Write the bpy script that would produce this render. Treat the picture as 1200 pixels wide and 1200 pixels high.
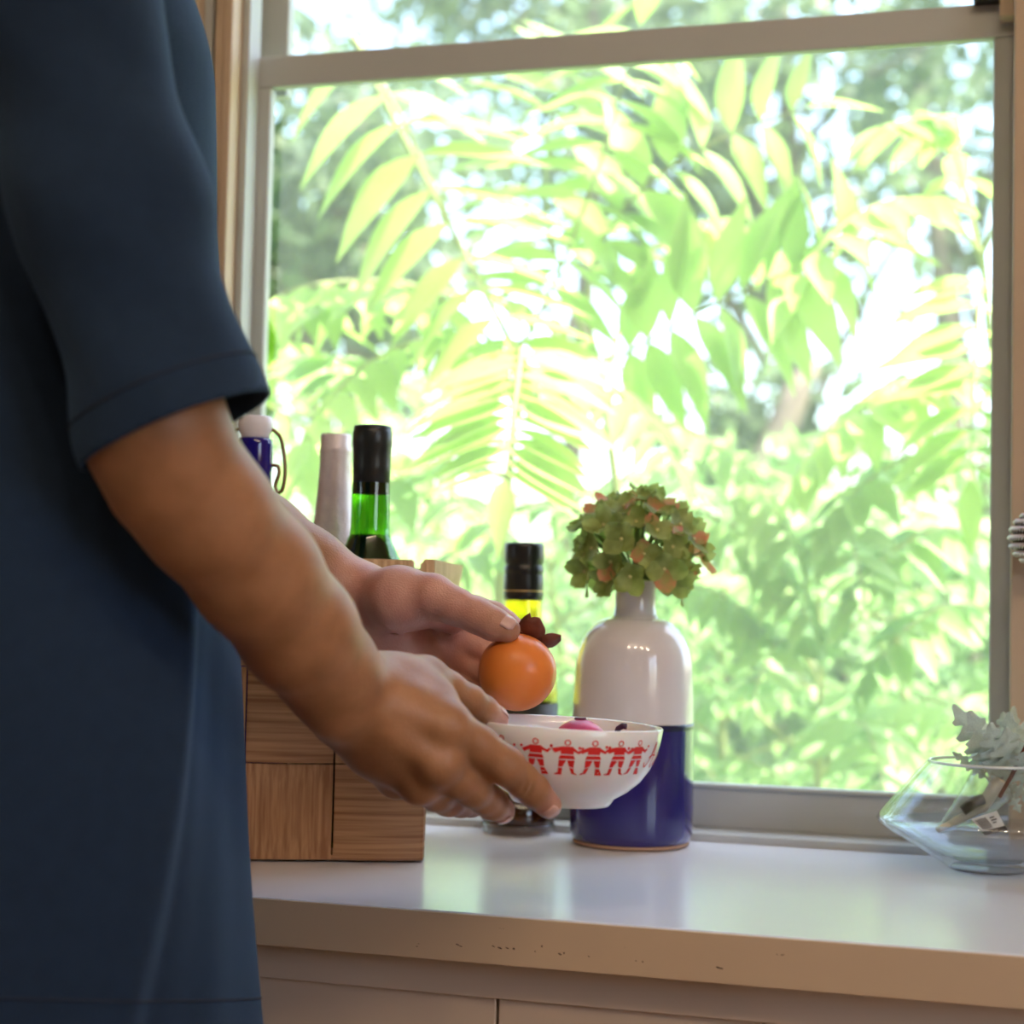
import bpy, bmesh, math, random
import numpy as np
from mathutils import Vector, Matrix
random.seed(7); rng = np.random.default_rng(7)
for o in list(bpy.data.objects): bpy.data.objects.remove(o)
S = bpy.context.scene; COL = S.collection
R = math.radians

# ---------------------------------------------------------------- camera
FPX = 2000.0; YAW, PITCH, ROLL = R(16.3), R(3.06), R(1.3)
CT = 0.75                      # counter top height
ZC = CT + 0.215                # eye height
fw = np.array([-math.sin(YAW)*math.cos(PITCH), math.cos(YAW)*math.cos(PITCH), math.sin(PITCH)])
r0 = np.array([math.cos(YAW), math.sin(YAW), 0.0]); u0 = np.cross(r0, fw)
rt = math.cos(ROLL)*r0 + math.sin(ROLL)*u0; up = -math.sin(ROLL)*r0 + math.cos(ROLL)*u0
CAM = np.array([0, 0, ZC])
def P(x, y, d):                # a photo pixel at a distance d along the view axis -> a point in the room
    return CAM + d*(fw + (x-600)/FPX*rt - (y-600)/FPX*up)
def PZ(x, y, z):               # ... on a horizontal plane
    v = fw + (x-600)/FPX*rt - (y-600)/FPX*up
    return CAM + v*(z-ZC)/v[2]
cam = bpy.data.cameras.new('camera'); co = bpy.data.objects.new('camera', cam); COL.objects.link(co)
m = Matrix.Identity(4)
for i in range(3):
    m[i][0] = rt[i]; m[i][1] = up[i]; m[i][2] = -fw[i]; m[i][3] = CAM[i]
co.matrix_world = m
cam.sensor_width = 36; cam.lens = FPX/1200*36
cam.dof.use_dof = True; cam.dof.focus_distance = 1.27; cam.dof.aperture_fstop = 5.0
cam.clip_end = 200
S.camera = co
S.cycles.transparent_max_bounces = 24
# ---------------------------------------------------------------- light
S.view_settings.view_transform = 'Standard'; S.view_settings.look = 'None'
S.view_settings.gamma = 1; S.view_settings.use_curve_mapping = False
S.view_settings.exposure = 0.0
W = bpy.data.worlds.new('sky'); S.world = W; W.use_nodes = True
nt = W.node_tree; bg = nt.nodes['Background']
sky = nt.nodes.new('ShaderNodeTexSky'); sky.sky_type = 'NISHITA'; sky.sun_disc = False
sky.sun_elevation = R(62); sky.sun_rotation = R(90); sky.air_density = 1.0; sky.dust_density = 3.0
nt.links.new(sky.outputs[0], bg.inputs[0]); bg.inputs[1].default_value = 1.35
sun = bpy.data.lights.new('sun', 'SUN'); sun.energy = 27.0; sun.angle = R(0.6); sun.color = (1.0, .95, .86)
so = bpy.data.objects.new('sun', sun); COL.objects.link(so)
so.rotation_euler = Vector((-.42, -.04, -1.0)).to_track_quat('-Z', 'Y').to_euler()

# ---------------------------------------------------------------- helpers
MAT = {}
def mat(name, col, rough=.5, noise=0, nscale=20, bump=0, bscale=60, metal=0, trans=0, ior=1.45, sss=0, spec=.5, col2=None, coat=0, stretch=None, emit=0, sheen=0):
    if name in MAT: return MAT[name]
    M = bpy.data.materials.new(name); M.use_nodes = True; t = M.node_tree; b = t.nodes['Principled BSDF']
    b.inputs['Base Color'].default_value = (*col, 1); b.inputs['Roughness'].default_value = rough
    b.inputs['Metallic'].default_value = metal; b.inputs['Transmission Weight'].default_value = trans
    b.inputs['IOR'].default_value = ior; b.inputs['Specular IOR Level'].default_value = spec
    b.inputs['Coat Weight'].default_value = coat; b.inputs['Coat Roughness'].default_value = .05
    b.inputs['Sheen Weight'].default_value = sheen
    if sss:
        b.inputs['Subsurface Weight'].default_value = sss; b.inputs['Subsurface Radius'].default_value = (1, .35, .2)
        b.inputs['Subsurface Scale'].default_value = .008
    if emit:
        b.inputs['Emission Color'].default_value = (*col, 1); b.inputs['Emission Strength'].default_value = emit
    if noise or col2 or bump:
        tc = t.nodes.new('ShaderNodeTexCoord'); mp = t.nodes.new('ShaderNodeMapping')
        t.links.new(tc.outputs['Object'], mp.inputs[0])
        if stretch: mp.inputs['Scale'].default_value = stretch
        if noise or col2:
            n = t.nodes.new('ShaderNodeTexNoise'); n.inputs['Scale'].default_value = nscale; n.inputs['Detail'].default_value = 5
            t.links.new(mp.outputs[0], n.inputs[0])
            rp = t.nodes.new('ShaderNodeValToRGB'); t.links.new(n.outputs[0], rp.inputs[0])
            c2 = col2 or tuple(max(0, c*(1-noise)) for c in col)
            rp.color_ramp.elements[0].position = .3; rp.color_ramp.elements[1].position = .7
            rp.color_ramp.elements[0].color = (*c2, 1); rp.color_ramp.elements[1].color = (*col, 1)
            t.links.new(rp.outputs[0], b.inputs['Base Color'])
        if bump:
            n2 = t.nodes.new('ShaderNodeTexNoise'); n2.inputs['Scale'].default_value = bscale; n2.inputs['Detail'].default_value = 4
            t.links.new(mp.outputs[0], n2.inputs[0])
            bp = t.nodes.new('ShaderNodeBump'); bp.inputs['Strength'].default_value = bump; bp.inputs['Distance'].default_value = .002
            t.links.new(n2.outputs[0], bp.inputs['Height']); t.links.new(bp.outputs[0], b.inputs['Normal'])
    MAT[name] = M; return M
def mat_thin(name, col, gloss=.08, rough=.03, diff=0.0, dcol=(.9, .9, .9)):
    """thin clear or tinted sheet: light passes through, a little is mirrored"""
    M = bpy.data.materials.new(name); M.use_nodes = True; t = M.node_tree; t.nodes.remove(t.nodes['Principled BSDF'])
    out = t.nodes['Material Output']
    tr = t.nodes.new('ShaderNodeBsdfTransparent'); tr.inputs[0].default_value = (*col, 1)
    gl = t.nodes.new('ShaderNodeBsdfGlossy'); gl.inputs['Roughness'].default_value = rough
    fr = t.nodes.new('ShaderNodeLayerWeight'); fr.inputs[0].default_value = .5
    pw = t.nodes.new('ShaderNodeMath'); pw.operation = 'POWER'; pw.inputs[1].default_value = 4.0; t.links.new(fr.outputs['Facing'], pw.inputs[0])
    ml = t.nodes.new('ShaderNodeMath'); ml.operation = 'MULTIPLY_ADD'; ml.inputs[1].default_value = .7; ml.inputs[2].default_value = gloss; ml.use_clamp = True
    t.links.new(pw.outputs[0], ml.inputs[0])
    mx = t.nodes.new('ShaderNodeMixShader'); t.links.new(ml.outputs[0], mx.inputs[0])
    last = tr.outputs[0]
    if diff:
        df = t.nodes.new('ShaderNodeBsdfDiffuse'); df.inputs[0].default_value = (*dcol, 1)
        tl = t.nodes.new('ShaderNodeBsdfTranslucent'); tl.inputs[0].default_value = (*dcol, 1)
        m1 = t.nodes.new('ShaderNodeMixShader'); m1.inputs[0].default_value = .5
        t.links.new(df.outputs[0], m1.inputs[1]); t.links.new(tl.outputs[0], m1.inputs[2])
        m0 = t.nodes.new('ShaderNodeMixShader'); m0.inputs[0].default_value = diff
        t.links.new(tr.outputs[0], m0.inputs[1]); t.links.new(m1.outputs[0], m0.inputs[2]); last = m0.outputs[0]
    t.links.new(last, mx.inputs[1]); t.links.new(gl.outputs[0], mx.inputs[2]); t.links.new(mx.outputs[0], out.inputs[0])
    MAT[name] = M; return M
def mat_leaf(name, c1, c2, trans=.5, nscale=3):
    M = bpy.data.materials.new(name); M.use_nodes = True; t = M.node_tree; b = t.nodes['Principled BSDF']; out = t.nodes['Material Output']
    g = t.nodes.new('ShaderNodeNewGeometry'); n = t.nodes.new('ShaderNodeTexNoise'); n.inputs['Scale'].default_value = nscale
    t.links.new(g.outputs['Position'], n.inputs[0])
    rp = t.nodes.new('ShaderNodeValToRGB'); t.links.new(n.outputs[0], rp.inputs[0])
    rp.color_ramp.elements[0].position = .35; rp.color_ramp.elements[1].position = .65
    rp.color_ramp.elements[0].color = (*c1, 1); rp.color_ramp.elements[1].color = (*c2, 1)
    t.links.new(rp.outputs[0], b.inputs['Base Color']); b.inputs['Roughness'].default_value = .5
    tl = t.nodes.new('ShaderNodeBsdfTranslucent'); t.links.new(rp.outputs[0], tl.inputs[0])
    mx = t.nodes.new('ShaderNodeMixShader'); mx.inputs[0].default_value = trans
    t.links.new(b.outputs[0], mx.inputs[1]); t.links.new(tl.outputs[0], mx.inputs[2]); t.links.new(mx.outputs[0], out.inputs[0])
    MAT[name] = M; return M

def tag(o, label, cat, group=None, kind=None):
    if label: o['label'] = label
    if cat: o['category'] = cat
    if group: o['group'] = group
    if kind: o['kind'] = kind
    return o
def empty(name, loc):
    o = bpy.data.objects.new(name, None); COL.objects.link(o); o.location = loc; o.empty_display_size = .05
    return o
def child(o, parent):          # keep world placement, parent = translated empty or untransformed mesh
    o.parent = parent; o.matrix_parent_inverse = parent.matrix_basis.inverted(); return o
def mesh(name, verts, faces, material, parent=None, smooth=False, world=True):
    me = bpy.data.meshes.new(name); me.from_pydata([tuple(v) for v in verts], [], faces); me.update()
    o = bpy.data.objects.new(name, me); COL.objects.link(o)
    if material: me.materials.append(material)
    if smooth: me.polygons.foreach_set('use_smooth', [True]*len(me.polygons))
    if parent is not None: child(o, parent)
    return o
def from_bm(name, bm, material, parent=None, smooth=False):
    bmesh.ops.recalc_face_normals(bm, faces=bm.faces)
    me = bpy.data.meshes.new(name); bm.to_mesh(me); bm.free()
    o = bpy.data.objects.new(name, me); COL.objects.link(o); me.materials.append(material)
    if smooth: me.polygons.foreach_set('use_smooth', [True]*len(me.polygons))
    if parent is not None: child(o, parent)
    return o
def box(name, lo, hi, material, parent=None, bevel=.002, M=None):
    bm = bmesh.new(); bmesh.ops.create_cube(bm, size=1)
    for v in bm.verts:
        v.co = Vector([(lo[i]+hi[i])/2 + v.co[i]*(hi[i]-lo[i]) for i in range(3)])
    if bevel: bmesh.ops.bevel(bm, geom=list(bm.edges), offset=bevel, segments=2, affect='EDGES', profile=.5)
    if M is not None: bm.transform(M)
    return from_bm(name, bm, material, parent)
def lathe(name, prof, n, material, parent=None, M=None, closed=False, smooth=True):
    """prof: list of (radius, height)"""
    bm = bmesh.new(); rings = []
    for (r, z) in prof:
        if r < 1e-6: rings.append([bm.verts.new((0, 0, z))])
        else: rings.append([bm.verts.new((r*math.cos(2*math.pi*i/n), r*math.sin(2*math.pi*i/n), z)) for i in range(n)])
    seq = list(zip(rings[:-1], rings[1:]))
    if closed: seq.append((rings[-1], rings[0]))
    for a, b in seq:
        for i in range(n):
            j = (i+1) % n
            if len(a) == 1 and len(b) == 1: continue
            if len(a) == 1: bm.faces.new((a[0], b[j], b[i]))
            elif len(b) == 1: bm.faces.new((a[i], a[j], b[0]))
            else: bm.faces.new((a[i], a[j], b[j], b[i]))
    if M is not None: bm.transform(M)
    return from_bm(name, bm, material, parent, smooth)
def tube_geo(pts, rad, n=8, closed=False):
    pts = [Vector(p) for p in pts]; N = len(pts)
    rad = rad if hasattr(rad, '__len__') else [rad]*N
    V, F = [], []; prev = None
    for i, p in enumerate(pts):
        if closed: t = (pts[(i+1) % N]-pts[i-1]).normalized()
        else: t = (pts[min(i+1, N-1)]-pts[max(i-1, 0)]).normalized()
        a = prev if prev is not None else (Vector((0, 0, 1)) if abs(t.z) < .9 else Vector((1, 0, 0)))
        a = (a - t*a.dot(t)).normalized(); prev = a; b = t.cross(a)
        for k in range(n):
            w = 2*math.pi*k/n; V.append(p + (a*math.cos(w)+b*math.sin(w))*rad[i])
    for i in range(N if closed else N-1):
        for k in range(n):
            j = (i+1) % N; F.append((i*n+k, i*n+(k+1) % n, j*n+(k+1) % n, j*n+k))
    if not closed:
        F.append(tuple(range(n-1, -1, -1))); F.append(tuple((N-1)*n+k for k in range(n)))
    return V, F
def tube(name, pts, rad, material, parent=None, n=8, closed=False):
    V, F = tube_geo(pts, rad, n, closed); return mesh(name, V, F, material, parent, True)
def spline(pts, n):            # Catmull-Rom
    pts = [np.array(p, float) for p in pts]; q = [2*pts[0]-pts[1]]+pts+[2*pts[-1]-pts[-2]]; out = []
    for i in range(1, len(q)-2):
        for k in range(n):
            t = k/n; out.append(.5*((2*q[i])+(-q[i-1]+q[i+1])*t+(2*q[i-1]-5*q[i]+4*q[i+1]-q[i+2])*t*t+(-q[i-1]+3*q[i]-3*q[i+1]+q[i+2])*t**3))
    out.append(pts[-1]); return out

# ---- implicit surfaces (smooth unions of tapered capsules) for bodies and cloth
def sstep(a, b, x): t = np.clip((x-a)/(b-a), 0, 1); return t*t*(3-2*t)
def smin(a, b, k): h = np.maximum(k-np.abs(a-b), 0)/k; return np.minimum(a, b)-h*h*k*.25
class Field:
    def __init__(s, lo, hi, h):
        s.lo = np.array(lo, float); s.h = h; s.n = np.ceil((np.array(hi)-s.lo)/h).astype(int)+1
        s.D = np.full(s.n, .06, np.float32)
    def sub(s, lo, hi):
        i0 = np.clip(np.floor((np.array(lo)-s.lo)/s.h).astype(int), 0, s.n); i1 = np.clip(np.ceil((np.array(hi)-s.lo)/s.h).astype(int)+1, 0, s.n)
        sl = tuple(slice(a, b) for a, b in zip(i0, i1))
        ax = [s.lo[k]+s.h*np.arange(i0[k], i1[k]) for k in range(3)]
        return sl, np.meshgrid(*ax, indexing='ij', sparse=True)
    def chain(s, pts, rads, k=.006, kin=.004, flat=None, cut=False):
        """pts chain with radii, joined inside with kin, then to the rest with k; flat=(normal, factor)"""
        pts = np.array(pts, float); mx = max(rads)+.02+k
        sl, (X, Y, Z) = s.sub(pts.min(0)-mx, pts.max(0)+mx); d = None
        for a, b, ra, rb in zip(pts[:-1], pts[1:], rads[:-1], rads[1:]):
            d1 = capsule(X, Y, Z, a, b, ra, rb, flat); d = d1 if d is None else smin(d, d1, kin)
        if cut: s.D[sl] = -smin(-s.D[sl], d, k)
        else: s.D[sl] = smin(s.D[sl], d, k)
def capsule(X, Y, Z, a, b, ra, rb, flat=None):
    ab = b-a; L2 = float(ab@ab)+1e-12
    t = np.clip(((X-a[0])*ab[0]+(Y-a[1])*ab[1]+(Z-a[2])*ab[2])/L2, 0, 1)
    dx, dy, dz = X-a[0]-t*ab[0], Y-a[1]-t*ab[1], Z-a[2]-t*ab[2]
    q = dx*dx+dy*dy+dz*dz
    if flat is not None:
        n, f = flat; c = dx*n[0]+dy*n[1]+dz*n[2]; q = q+c*c*(1/(f*f)-1)
    return np.sqrt(q)-(ra+t*(rb-ra))
def nets(D, lo, h):
    s = D < 0
    c = np.zeros(tuple(np.array(D.shape)-1), np.uint8)
    off = [(i, j, k) for i in (0, 1) for j in (0, 1) for k in (0, 1)]
    sh = np.array(D.shape)-1
    for (i, j, k) in off: c += s[i:i+sh[0], j:j+sh[1], k:k+sh[2]]
    act = (c > 0) & (c < 8); cells = np.argwhere(act); idx = -np.ones(act.shape, np.int64); idx[act] = np.arange(len(cells))
    val = {o: D[cells[:, 0]+o[0], cells[:, 1]+o[1], cells[:, 2]+o[2]] for o in off}
    acc = np.zeros((len(cells), 3)); cnt = np.zeros(len(cells))
    for o in off:
        for ax in range(3):
            if o[ax]: continue
            p = list(o); p[ax] = 1; a, b = val[o], val[tuple(p)]; mk = (a < 0) != (b < 0)
            t = np.where(mk, a/np.where(mk, a-b, 1), 0); pos = np.tile(np.array(o, float), (len(cells), 1)); pos[:, ax] = t
            acc += np.where(mk[:, None], pos, 0); cnt += mk
    V = lo+h*(cells+acc/cnt[:, None]); F = []
    for ax in range(3):
        b_, c_ = (ax+1) % 3, (ax+2) % 3
        sl0 = [slice(1, -1)]*3; sl1 = [slice(1, -1)]*3; sl0[ax] = slice(0, -1); sl1[ax] = slice(1, None)
        A, B = s[tuple(sl0)], s[tuple(sl1)]; e = np.argwhere(A != B)
        if not len(e): continue
        base = e.copy(); base[:, b_] += 1; base[:, c_] += 1; ins = A[tuple(e.T)]
        def cell(db, dc): q = base.copy(); q[:, b_] -= db; q[:, c_] -= dc; return idx[tuple(q.T)]
        q = np.stack([cell(1, 1), cell(0, 1), cell(0, 0), cell(1, 0)], 1)
        q[~ins] = q[~ins][:, ::-1]; F.append(q)
    return V, np.concatenate(F)
def relax(V, F, n, lam=.5):
    e = np.concatenate([F[:, [0, 1]], F[:, [1, 2]], F[:, [2, 3]], F[:, [3, 0]]]); e = np.concatenate([e, e[:, ::-1]])
    for it in range(n):
        acc = np.stack([np.bincount(e[:, 0], V[e[:, 1], k], len(V)) for k in range(3)], 1); c = np.bincount(e[:, 0], minlength=len(V))
        L = acc/c[:, None]-V; V = V+(lam if it % 2 == 0 else -lam*.9)*L
    return V
def np_mesh(name, V, F, material, parent=None, smooth=True):
    me = bpy.data.meshes.new(name); F = np.asarray(F); k = F.shape[1]
    me.vertices.add(len(V)); me.vertices.foreach_set('co', np.asarray(V, np.float32).ravel())
    me.loops.add(F.size); me.loops.foreach_set('vertex_index', F.ravel().astype(np.int32))
    me.polygons.add(len(F)); me.polygons.foreach_set('loop_start', np.arange(0, F.size, k, dtype=np.int32))
    me.polygons.foreach_set('use_smooth', np.full(len(F), smooth)); me.update(calc_edges=True); me.validate()
    if material: me.materials.append(material)
    o = bpy.data.objects.new(name, me); COL.objects.link(o)
    if parent is not None: child(o, parent)
    return o

# ---------------------------------------------------------------- materials
paint = mat('cream paint on wood', (.56, .43, .31), .55, .12, 6, .15, 40)
sashm = mat('grey beige sash paint', (.47, .49, .485), .5, .06, 8)
lampw = mat('warm bulb', (1, .72, .42), .5, emit=14)
wallm = mat('warm plaster', (.60, .47, .36), .8, .1, 4, .35, 14)
glassm = mat_thin('window glass', (.98, .99, .985), .015, 0.0)
screenm = mat_thin('insect screen', (.93, .95, .93), 0.04, .6, .16, (.8, .82, .8))
whitetop = mat('white counter laminate', (.78, .80, .88), .22, .03, 5, .04, 25)
def edge_mat():
    M = mat('tan counter edge', (.57, .42, .28), .5, .08, 3, .12, 30)
    t = M.node_tree; b = t.nodes['Principled BSDF']                    # a few dark chips in the paint
    tc = t.nodes.new('ShaderNodeTexCoord'); mp = t.nodes.new('ShaderNodeMapping'); mp.inputs['Scale'].default_value = (60, 1, 160)
    n = t.nodes.new('ShaderNodeTexNoise'); n.inputs['Scale'].default_value = 1.3; n.inputs['Detail'].default_value = 3
    rp = t.nodes.new('ShaderNodeValToRGB'); rp.color_ramp.elements[0].position = .735; rp.color_ramp.elements[1].position = .75
    rp.color_ramp.elements[0].color = (0, 0, 0, 1); rp.color_ramp.elements[1].color = (1, 1, 1, 1)
    mx = t.nodes.new('ShaderNodeMixRGB'); mx.inputs[2].default_value = (.10, .06, .035, 1)
    src = b.inputs['Base Color'].links[0].from_socket
    t.links.new(tc.outputs['Object'], mp.inputs[0]); t.links.new(mp.outputs[0], n.inputs[0]); t.links.new(n.outputs[0], rp.inputs[0])
    t.links.new(rp.outputs[0], mx.inputs[0]); t.links.new(src, mx.inputs[1]); t.links.new(mx.outputs[0], b.inputs['Base Color'])
    return M
edgem = edge_mat()
floorm = mat('oak floor', (.34, .21, .12), .4, .35, 3, .1, 30, stretch=(1, 9, 1))
ceilm = mat('white ceiling', (.75, .73, .70), .9, .04, 3)

# ---------------------------------------------------------------- room shell
WY = 1.585                                   # inner face of the window wall
XL, XR, YB, ZT = -2.6, 1.9, -3.4, 2.6        # left, right, back, ceiling
def struct(o, label=None): o['kind'] = 'structure'; return o
def bx_struct(name, lo, hi, m, bev=.0): return struct(box(name, lo, hi, m, None, bev))
bx_struct('floor', (XL-.15, YB-.15, -.1), (XR+.15, 1.75, 0), floorm)
bx_struct('ceiling', (XL-.15, YB-.15, ZT), (XR+.15, 1.75, ZT+.12), ceilm)
def walled(name, boxes, m):
    bm = bmesh.new()
    for lo, hi in boxes:
        g = bmesh.ops.create_cube(bm, size=1)
        for v in g['verts']: v.co = Vector([(lo[i]+hi[i])/2 + v.co[i]*(hi[i]-lo[i]) for i in range(3)])
    return struct(from_bm(name, bm, m))
OL, OR, OB, OT = -.83, .03, CT-.01, 2.20       # window opening
walled('wall_window', [((XL-.15, WY, 0), (OL, 1.74, ZT)), ((OR, WY, 0), (XR+.15, 1.74, ZT)), ((OL, WY, OT), (OR, 1.74, ZT)), ((OL, WY, 0), (OR, 1.74, OB))], wallm)
walled('wall_left', [((XL-.15, YB, 0), (XL, -1.7, ZT)), ((XL-.15, -.4, 0), (XL, WY, ZT)), ((XL-.15, -1.7, 0), (XL, -.4, .15)), ((XL-.15, -1.7, 1.45), (XL, -.4, ZT))], wallm)
walled('wall_right', [((XR, YB, 0), (XR+.15, -1.1, ZT)), ((XR, .1, 0), (XR+.15, WY, ZT)), ((XR, -1.1, 0), (XR+.15, .1, .95)), ((XR, -1.1, 2.15), (XR+.15, .1, ZT))], wallm)
walled('wall_back', [((XL-.15, YB-.15, 0), (XR+.15, YB, ZT))], wallm)
# wall boards under the counter
lower = struct(box('wall_lower', (XL, 1.175, 0), (XR, WY, CT-.034), wallm, None, 0))
for i, (xa, xb) in enumerate([(-1.2, -.3445), (-.3425, -.158), (-.156, .7)]):
    box('panel', (xa, 1.1655, .09), (xb, 1.178, CT-.05), wallm, lower, .0012)
box('rail', (-1.2, 1.162, CT-.062), (.7, 1.178, CT-.0335), wallm, lower, .001)
# counter
cnt = tag(empty('window_counter', (-.3, 1.36, CT-.033)), 'long white topped counter with tan front edge under the window', 'counter')
box('counter_top', (-1.3, 1.1425, CT-.031), (.9, 1.578, CT), whitetop, cnt, .0012)
box('edge_band', (-1.3, 1.1395, CT-.0335), (.9, 1.1425, CT-.0008), edgem, cnt, .0006)['label'] = 'tan painted front edge with small dark chips'
# window: casing, sashes, panes
win = struct(empty('window_1', (-.38, 1.62, CT)))
Z = lambda z: ZC+z
box('casing', (-.90, 1.566, CT), (-.8065, 1.60, 2.3), paint, win, .002)
box('casing', (-.806, 1.578, CT), (-.796, 1.60, 2.3), sashm, win, .001)
box('casing', (-.8300, 1.6005, CT), (-.7915, 1.62, 2.3), paint, win, .001)
box('casing', (-.7905, 1.572, CT), (-.7695, 1.62, 2.3), paint, win, .002)
box('casing', (-.7795, 1.569, CT), (-.769, 1.60, 2.3), paint, win, .002)
box('stop_strip', (-.7685, 1.592, CT), (-.7605, 1.62, 2.3), sashm, win, .001)
box('casing', (0.0005, 1.566, CT), (.12, 1.62, 2.3), paint, win, .002)
box('jamb', (-.83, 1.615, CT-.01), (-.806, 1.735, 2.2), sashm, win, .001)
box('jamb', (.012, 1.62, CT-.01), (.03, 1.735, 2.2), sashm, win, .001)
box('head_casing', (-.9, 1.56, 2.2), (.12, 1.62, 2.32), paint, win, .003)
box('stop_strip', (-.0125, 1.60, Z(.548)), (.001, 1.622, 2.2), paint, win, .001)
# stool on the counter, then the lower sash
box('sill', (-.829, 1.572, CT-.006), (.02, 1.735, CT+.0075), sashm, win, .0015)
lo = box('lower_sash_rail', (-.775, 1.6185, CT+.0075), (.012, 1.65, Z(-.170)), sashm, win, .001)
box('glazing_lip', (-.750, 1.6155, Z(-.1705)), (-.016, 1.635, Z(-.1665)), sashm, lo, .0012)
box('meeting_rail', (-.775, 1.62, Z(.535)), (.012, 1.633, Z(.568)), sashm, win, .0015)
box('stile', (-.775, 1.62, Z(-.17)), (-.7475, 1.633, Z(.535)), sashm, win, .002)
box('stile', (-.0178, 1.62, Z(-.17)), (.012, 1.65, Z(.535)), sashm, win, .002)
box('stile', (-.806, 1.652, Z(.535)), (-.744, 1.667, 2.2), sashm, win, .002)
box('stile', (-.0178, 1.652, Z(.535)), (.012, 1.685, 2.2), sashm, win, .002)
box('upper_sash_rail', (-.775, 1.652, 2.15), (.012, 1.685, 2.2), sashm, win, .002)
def sheet(name, x0, x1, y, z0, z1, m_): return mesh(name, [(x0, y, z0), (x1, y, z0), (x1, y, z1), (x0, y, z1)], [(0, 1, 2, 3)], m_, win)
sheet('pane', -.749, -.016, 1.627, Z(-.171), Z(.536), glassm); sheet('pane', -.746, -.016, 1.668, Z(.566), 2.155, glassm)
mesh('insect_screen', [(-.77, 1.70, CT), (.01, 1.70, CT), (.01, 1.70, 2.2), (-.77, 1.70, 2.2)], [(0, 1, 2, 3)], screenm, win)
eb = bpy.data.objects['edge_band']; chipm = mat('dark chip', (.07, .04, .025), .8)
for (cx_, cy_, w_, h_) in ((536, 1107, 8, 2), (540, 1109, 5, 2), (578, 1109, 6, 2), (586, 1111, 9, 2.4), (594, 1111, 7, 2), (602, 1112, 4, 3.5), (635, 1109, 2.5, 4), (627, 1115, 3, 2), (656, 1118, 7, 3), (661, 1117, 3, 3), (690, 1121, 4, 1.5), (745, 1126, 3, 1.5), (753, 1127, 3, 2), (842, 1134, 10, 2.5), (846, 1135, 5, 2)):
    v_ = fw+(cx_-600)/FPX*rt-(cy_-600)/FPX*up; c_ = Vector(CAM+v_*1.1393/v_[1]); k_ = .00042
    n_ = 9; vs_ = [c_+Vector((math.cos(2*math.pi*i/n_)*w_/2*k_*random.uniform(.7, 1.2), 0, math.sin(2*math.pi*i/n_)*h_/2*k_*random.uniform(.7, 1.2)-.0011*math.cos(2*math.pi*i/n_)*w_/20)) for i in range(n_)]
    vs_ += [v+Vector((0, .0004, 0)) for v in vs_]
    child(mesh('paint_chip', vs_, [tuple(range(n_))]+[(i, (i+1) % n_, n_+(i+1) % n_, n_+i) for i in range(n_)], chipm), eb)
blk = mat('black metal', (.02, .02, .022), .35)
la = box('sash_latch', (-.036, 1.603, Z(.566)), (-.012, 1.625, Z(.574)), blk, win, .002)
tube('latch_lever', [(-.036, 1.612, Z(.572)), (-.028, 1.61, Z(.580)), (-.016, 1.61, Z(.576)), (-.008, 1.609, Z(.567))], [.004, .0055, .005, .003], blk, la)
# unseen windows added in the side walls to let in fill daylight
for n_, (lo_, hi_, ax) in enumerate([((XR+.03, -1.1, .95), (XR+.12, .1, 2.15), 1), ((XL-.12, -1.7, .15), (XL-.03, -.4, 1.45), 1)]):
    w = struct(empty(f'window_{n_+2}', lo_)); k = ax; t_ = .05
    def seg(a0, a1, z0, z1, nm='frame'):
        l = list(lo_); h = list(hi_); l[k], h[k], l[2], h[2] = a0, a1, z0, z1; box(nm, l, h, sashm, w, .003)
    seg(lo_[k], lo_[k]+t_, lo_[2], hi_[2]); seg(hi_[k]-t_, hi_[k], lo_[2], hi_[2]); seg(lo_[k], hi_[k], lo_[2], lo_[2]+t_); seg(lo_[k], hi_[k], hi_[2]-t_, hi_[2])
    mid = (lo_[k]+hi_[k])/2; seg(mid-.025, mid+.025, lo_[2], hi_[2], 'mullion')
# pendant lamps of the room (they show as small highlights on the glazed vase)
cordm = mat('lamp cord', (.03, .03, .03), .6); bulbglass = lampw
for i, (x, y, z) in enumerate([(-.35, -.35, 2.46), (.15, -.30, 2.49), (.65, -.25, 2.47), (1.15, -.1, 2.48)]):
    L = tag(empty('pendant_lamp', (x, y, z)), 'bare warm bulb pendant hanging from the ceiling', 'lamp', 'pendant bulbs over the room')
    tube('cord', [(x, y, z+.085), (x, y, ZT)], .003, cordm, L, 6)
    lathe('socket', [(0, .09), (.016, .09), (.018, .05), (.014, .04), (0, .04)], 16, blk, L, Matrix.Translation((x, y, z)))
    lathe('bulb', [(0, -.05), (.015, -.047), (.026, -.035), (.03, -.018), (.026, .005), (.014, .03), (.012, .042), (0, .042)], 20, bulbglass, L, Matrix.Translation((x, y, z)))
    pl = bpy.data.lights.new('bulb_light', 'POINT'); pl.energy = 10; pl.color = (1, .78, .56); pl.shadow_soft_size = .04
    po = bpy.data.objects.new('bulb_light', pl); COL.objects.link(po); po.location = (x, y, z-.09); child(po, L)
# ---------------------------------------------------------------- things on the counter
def T(p): return Matrix.Translation(Vector(p))
glazew = mat('white glaze', (.72, .67, .68), .12, .05, 9, coat=.6)
glazeb = mat('cobalt glaze', (.016, .010, .155), .13, .25, 12, coat=.6)
glazed = mat('dark glaze line', (.01, .01, .05), .2)
clay = mat('bare clay foot', (.45, .27, .18), .7)
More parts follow.
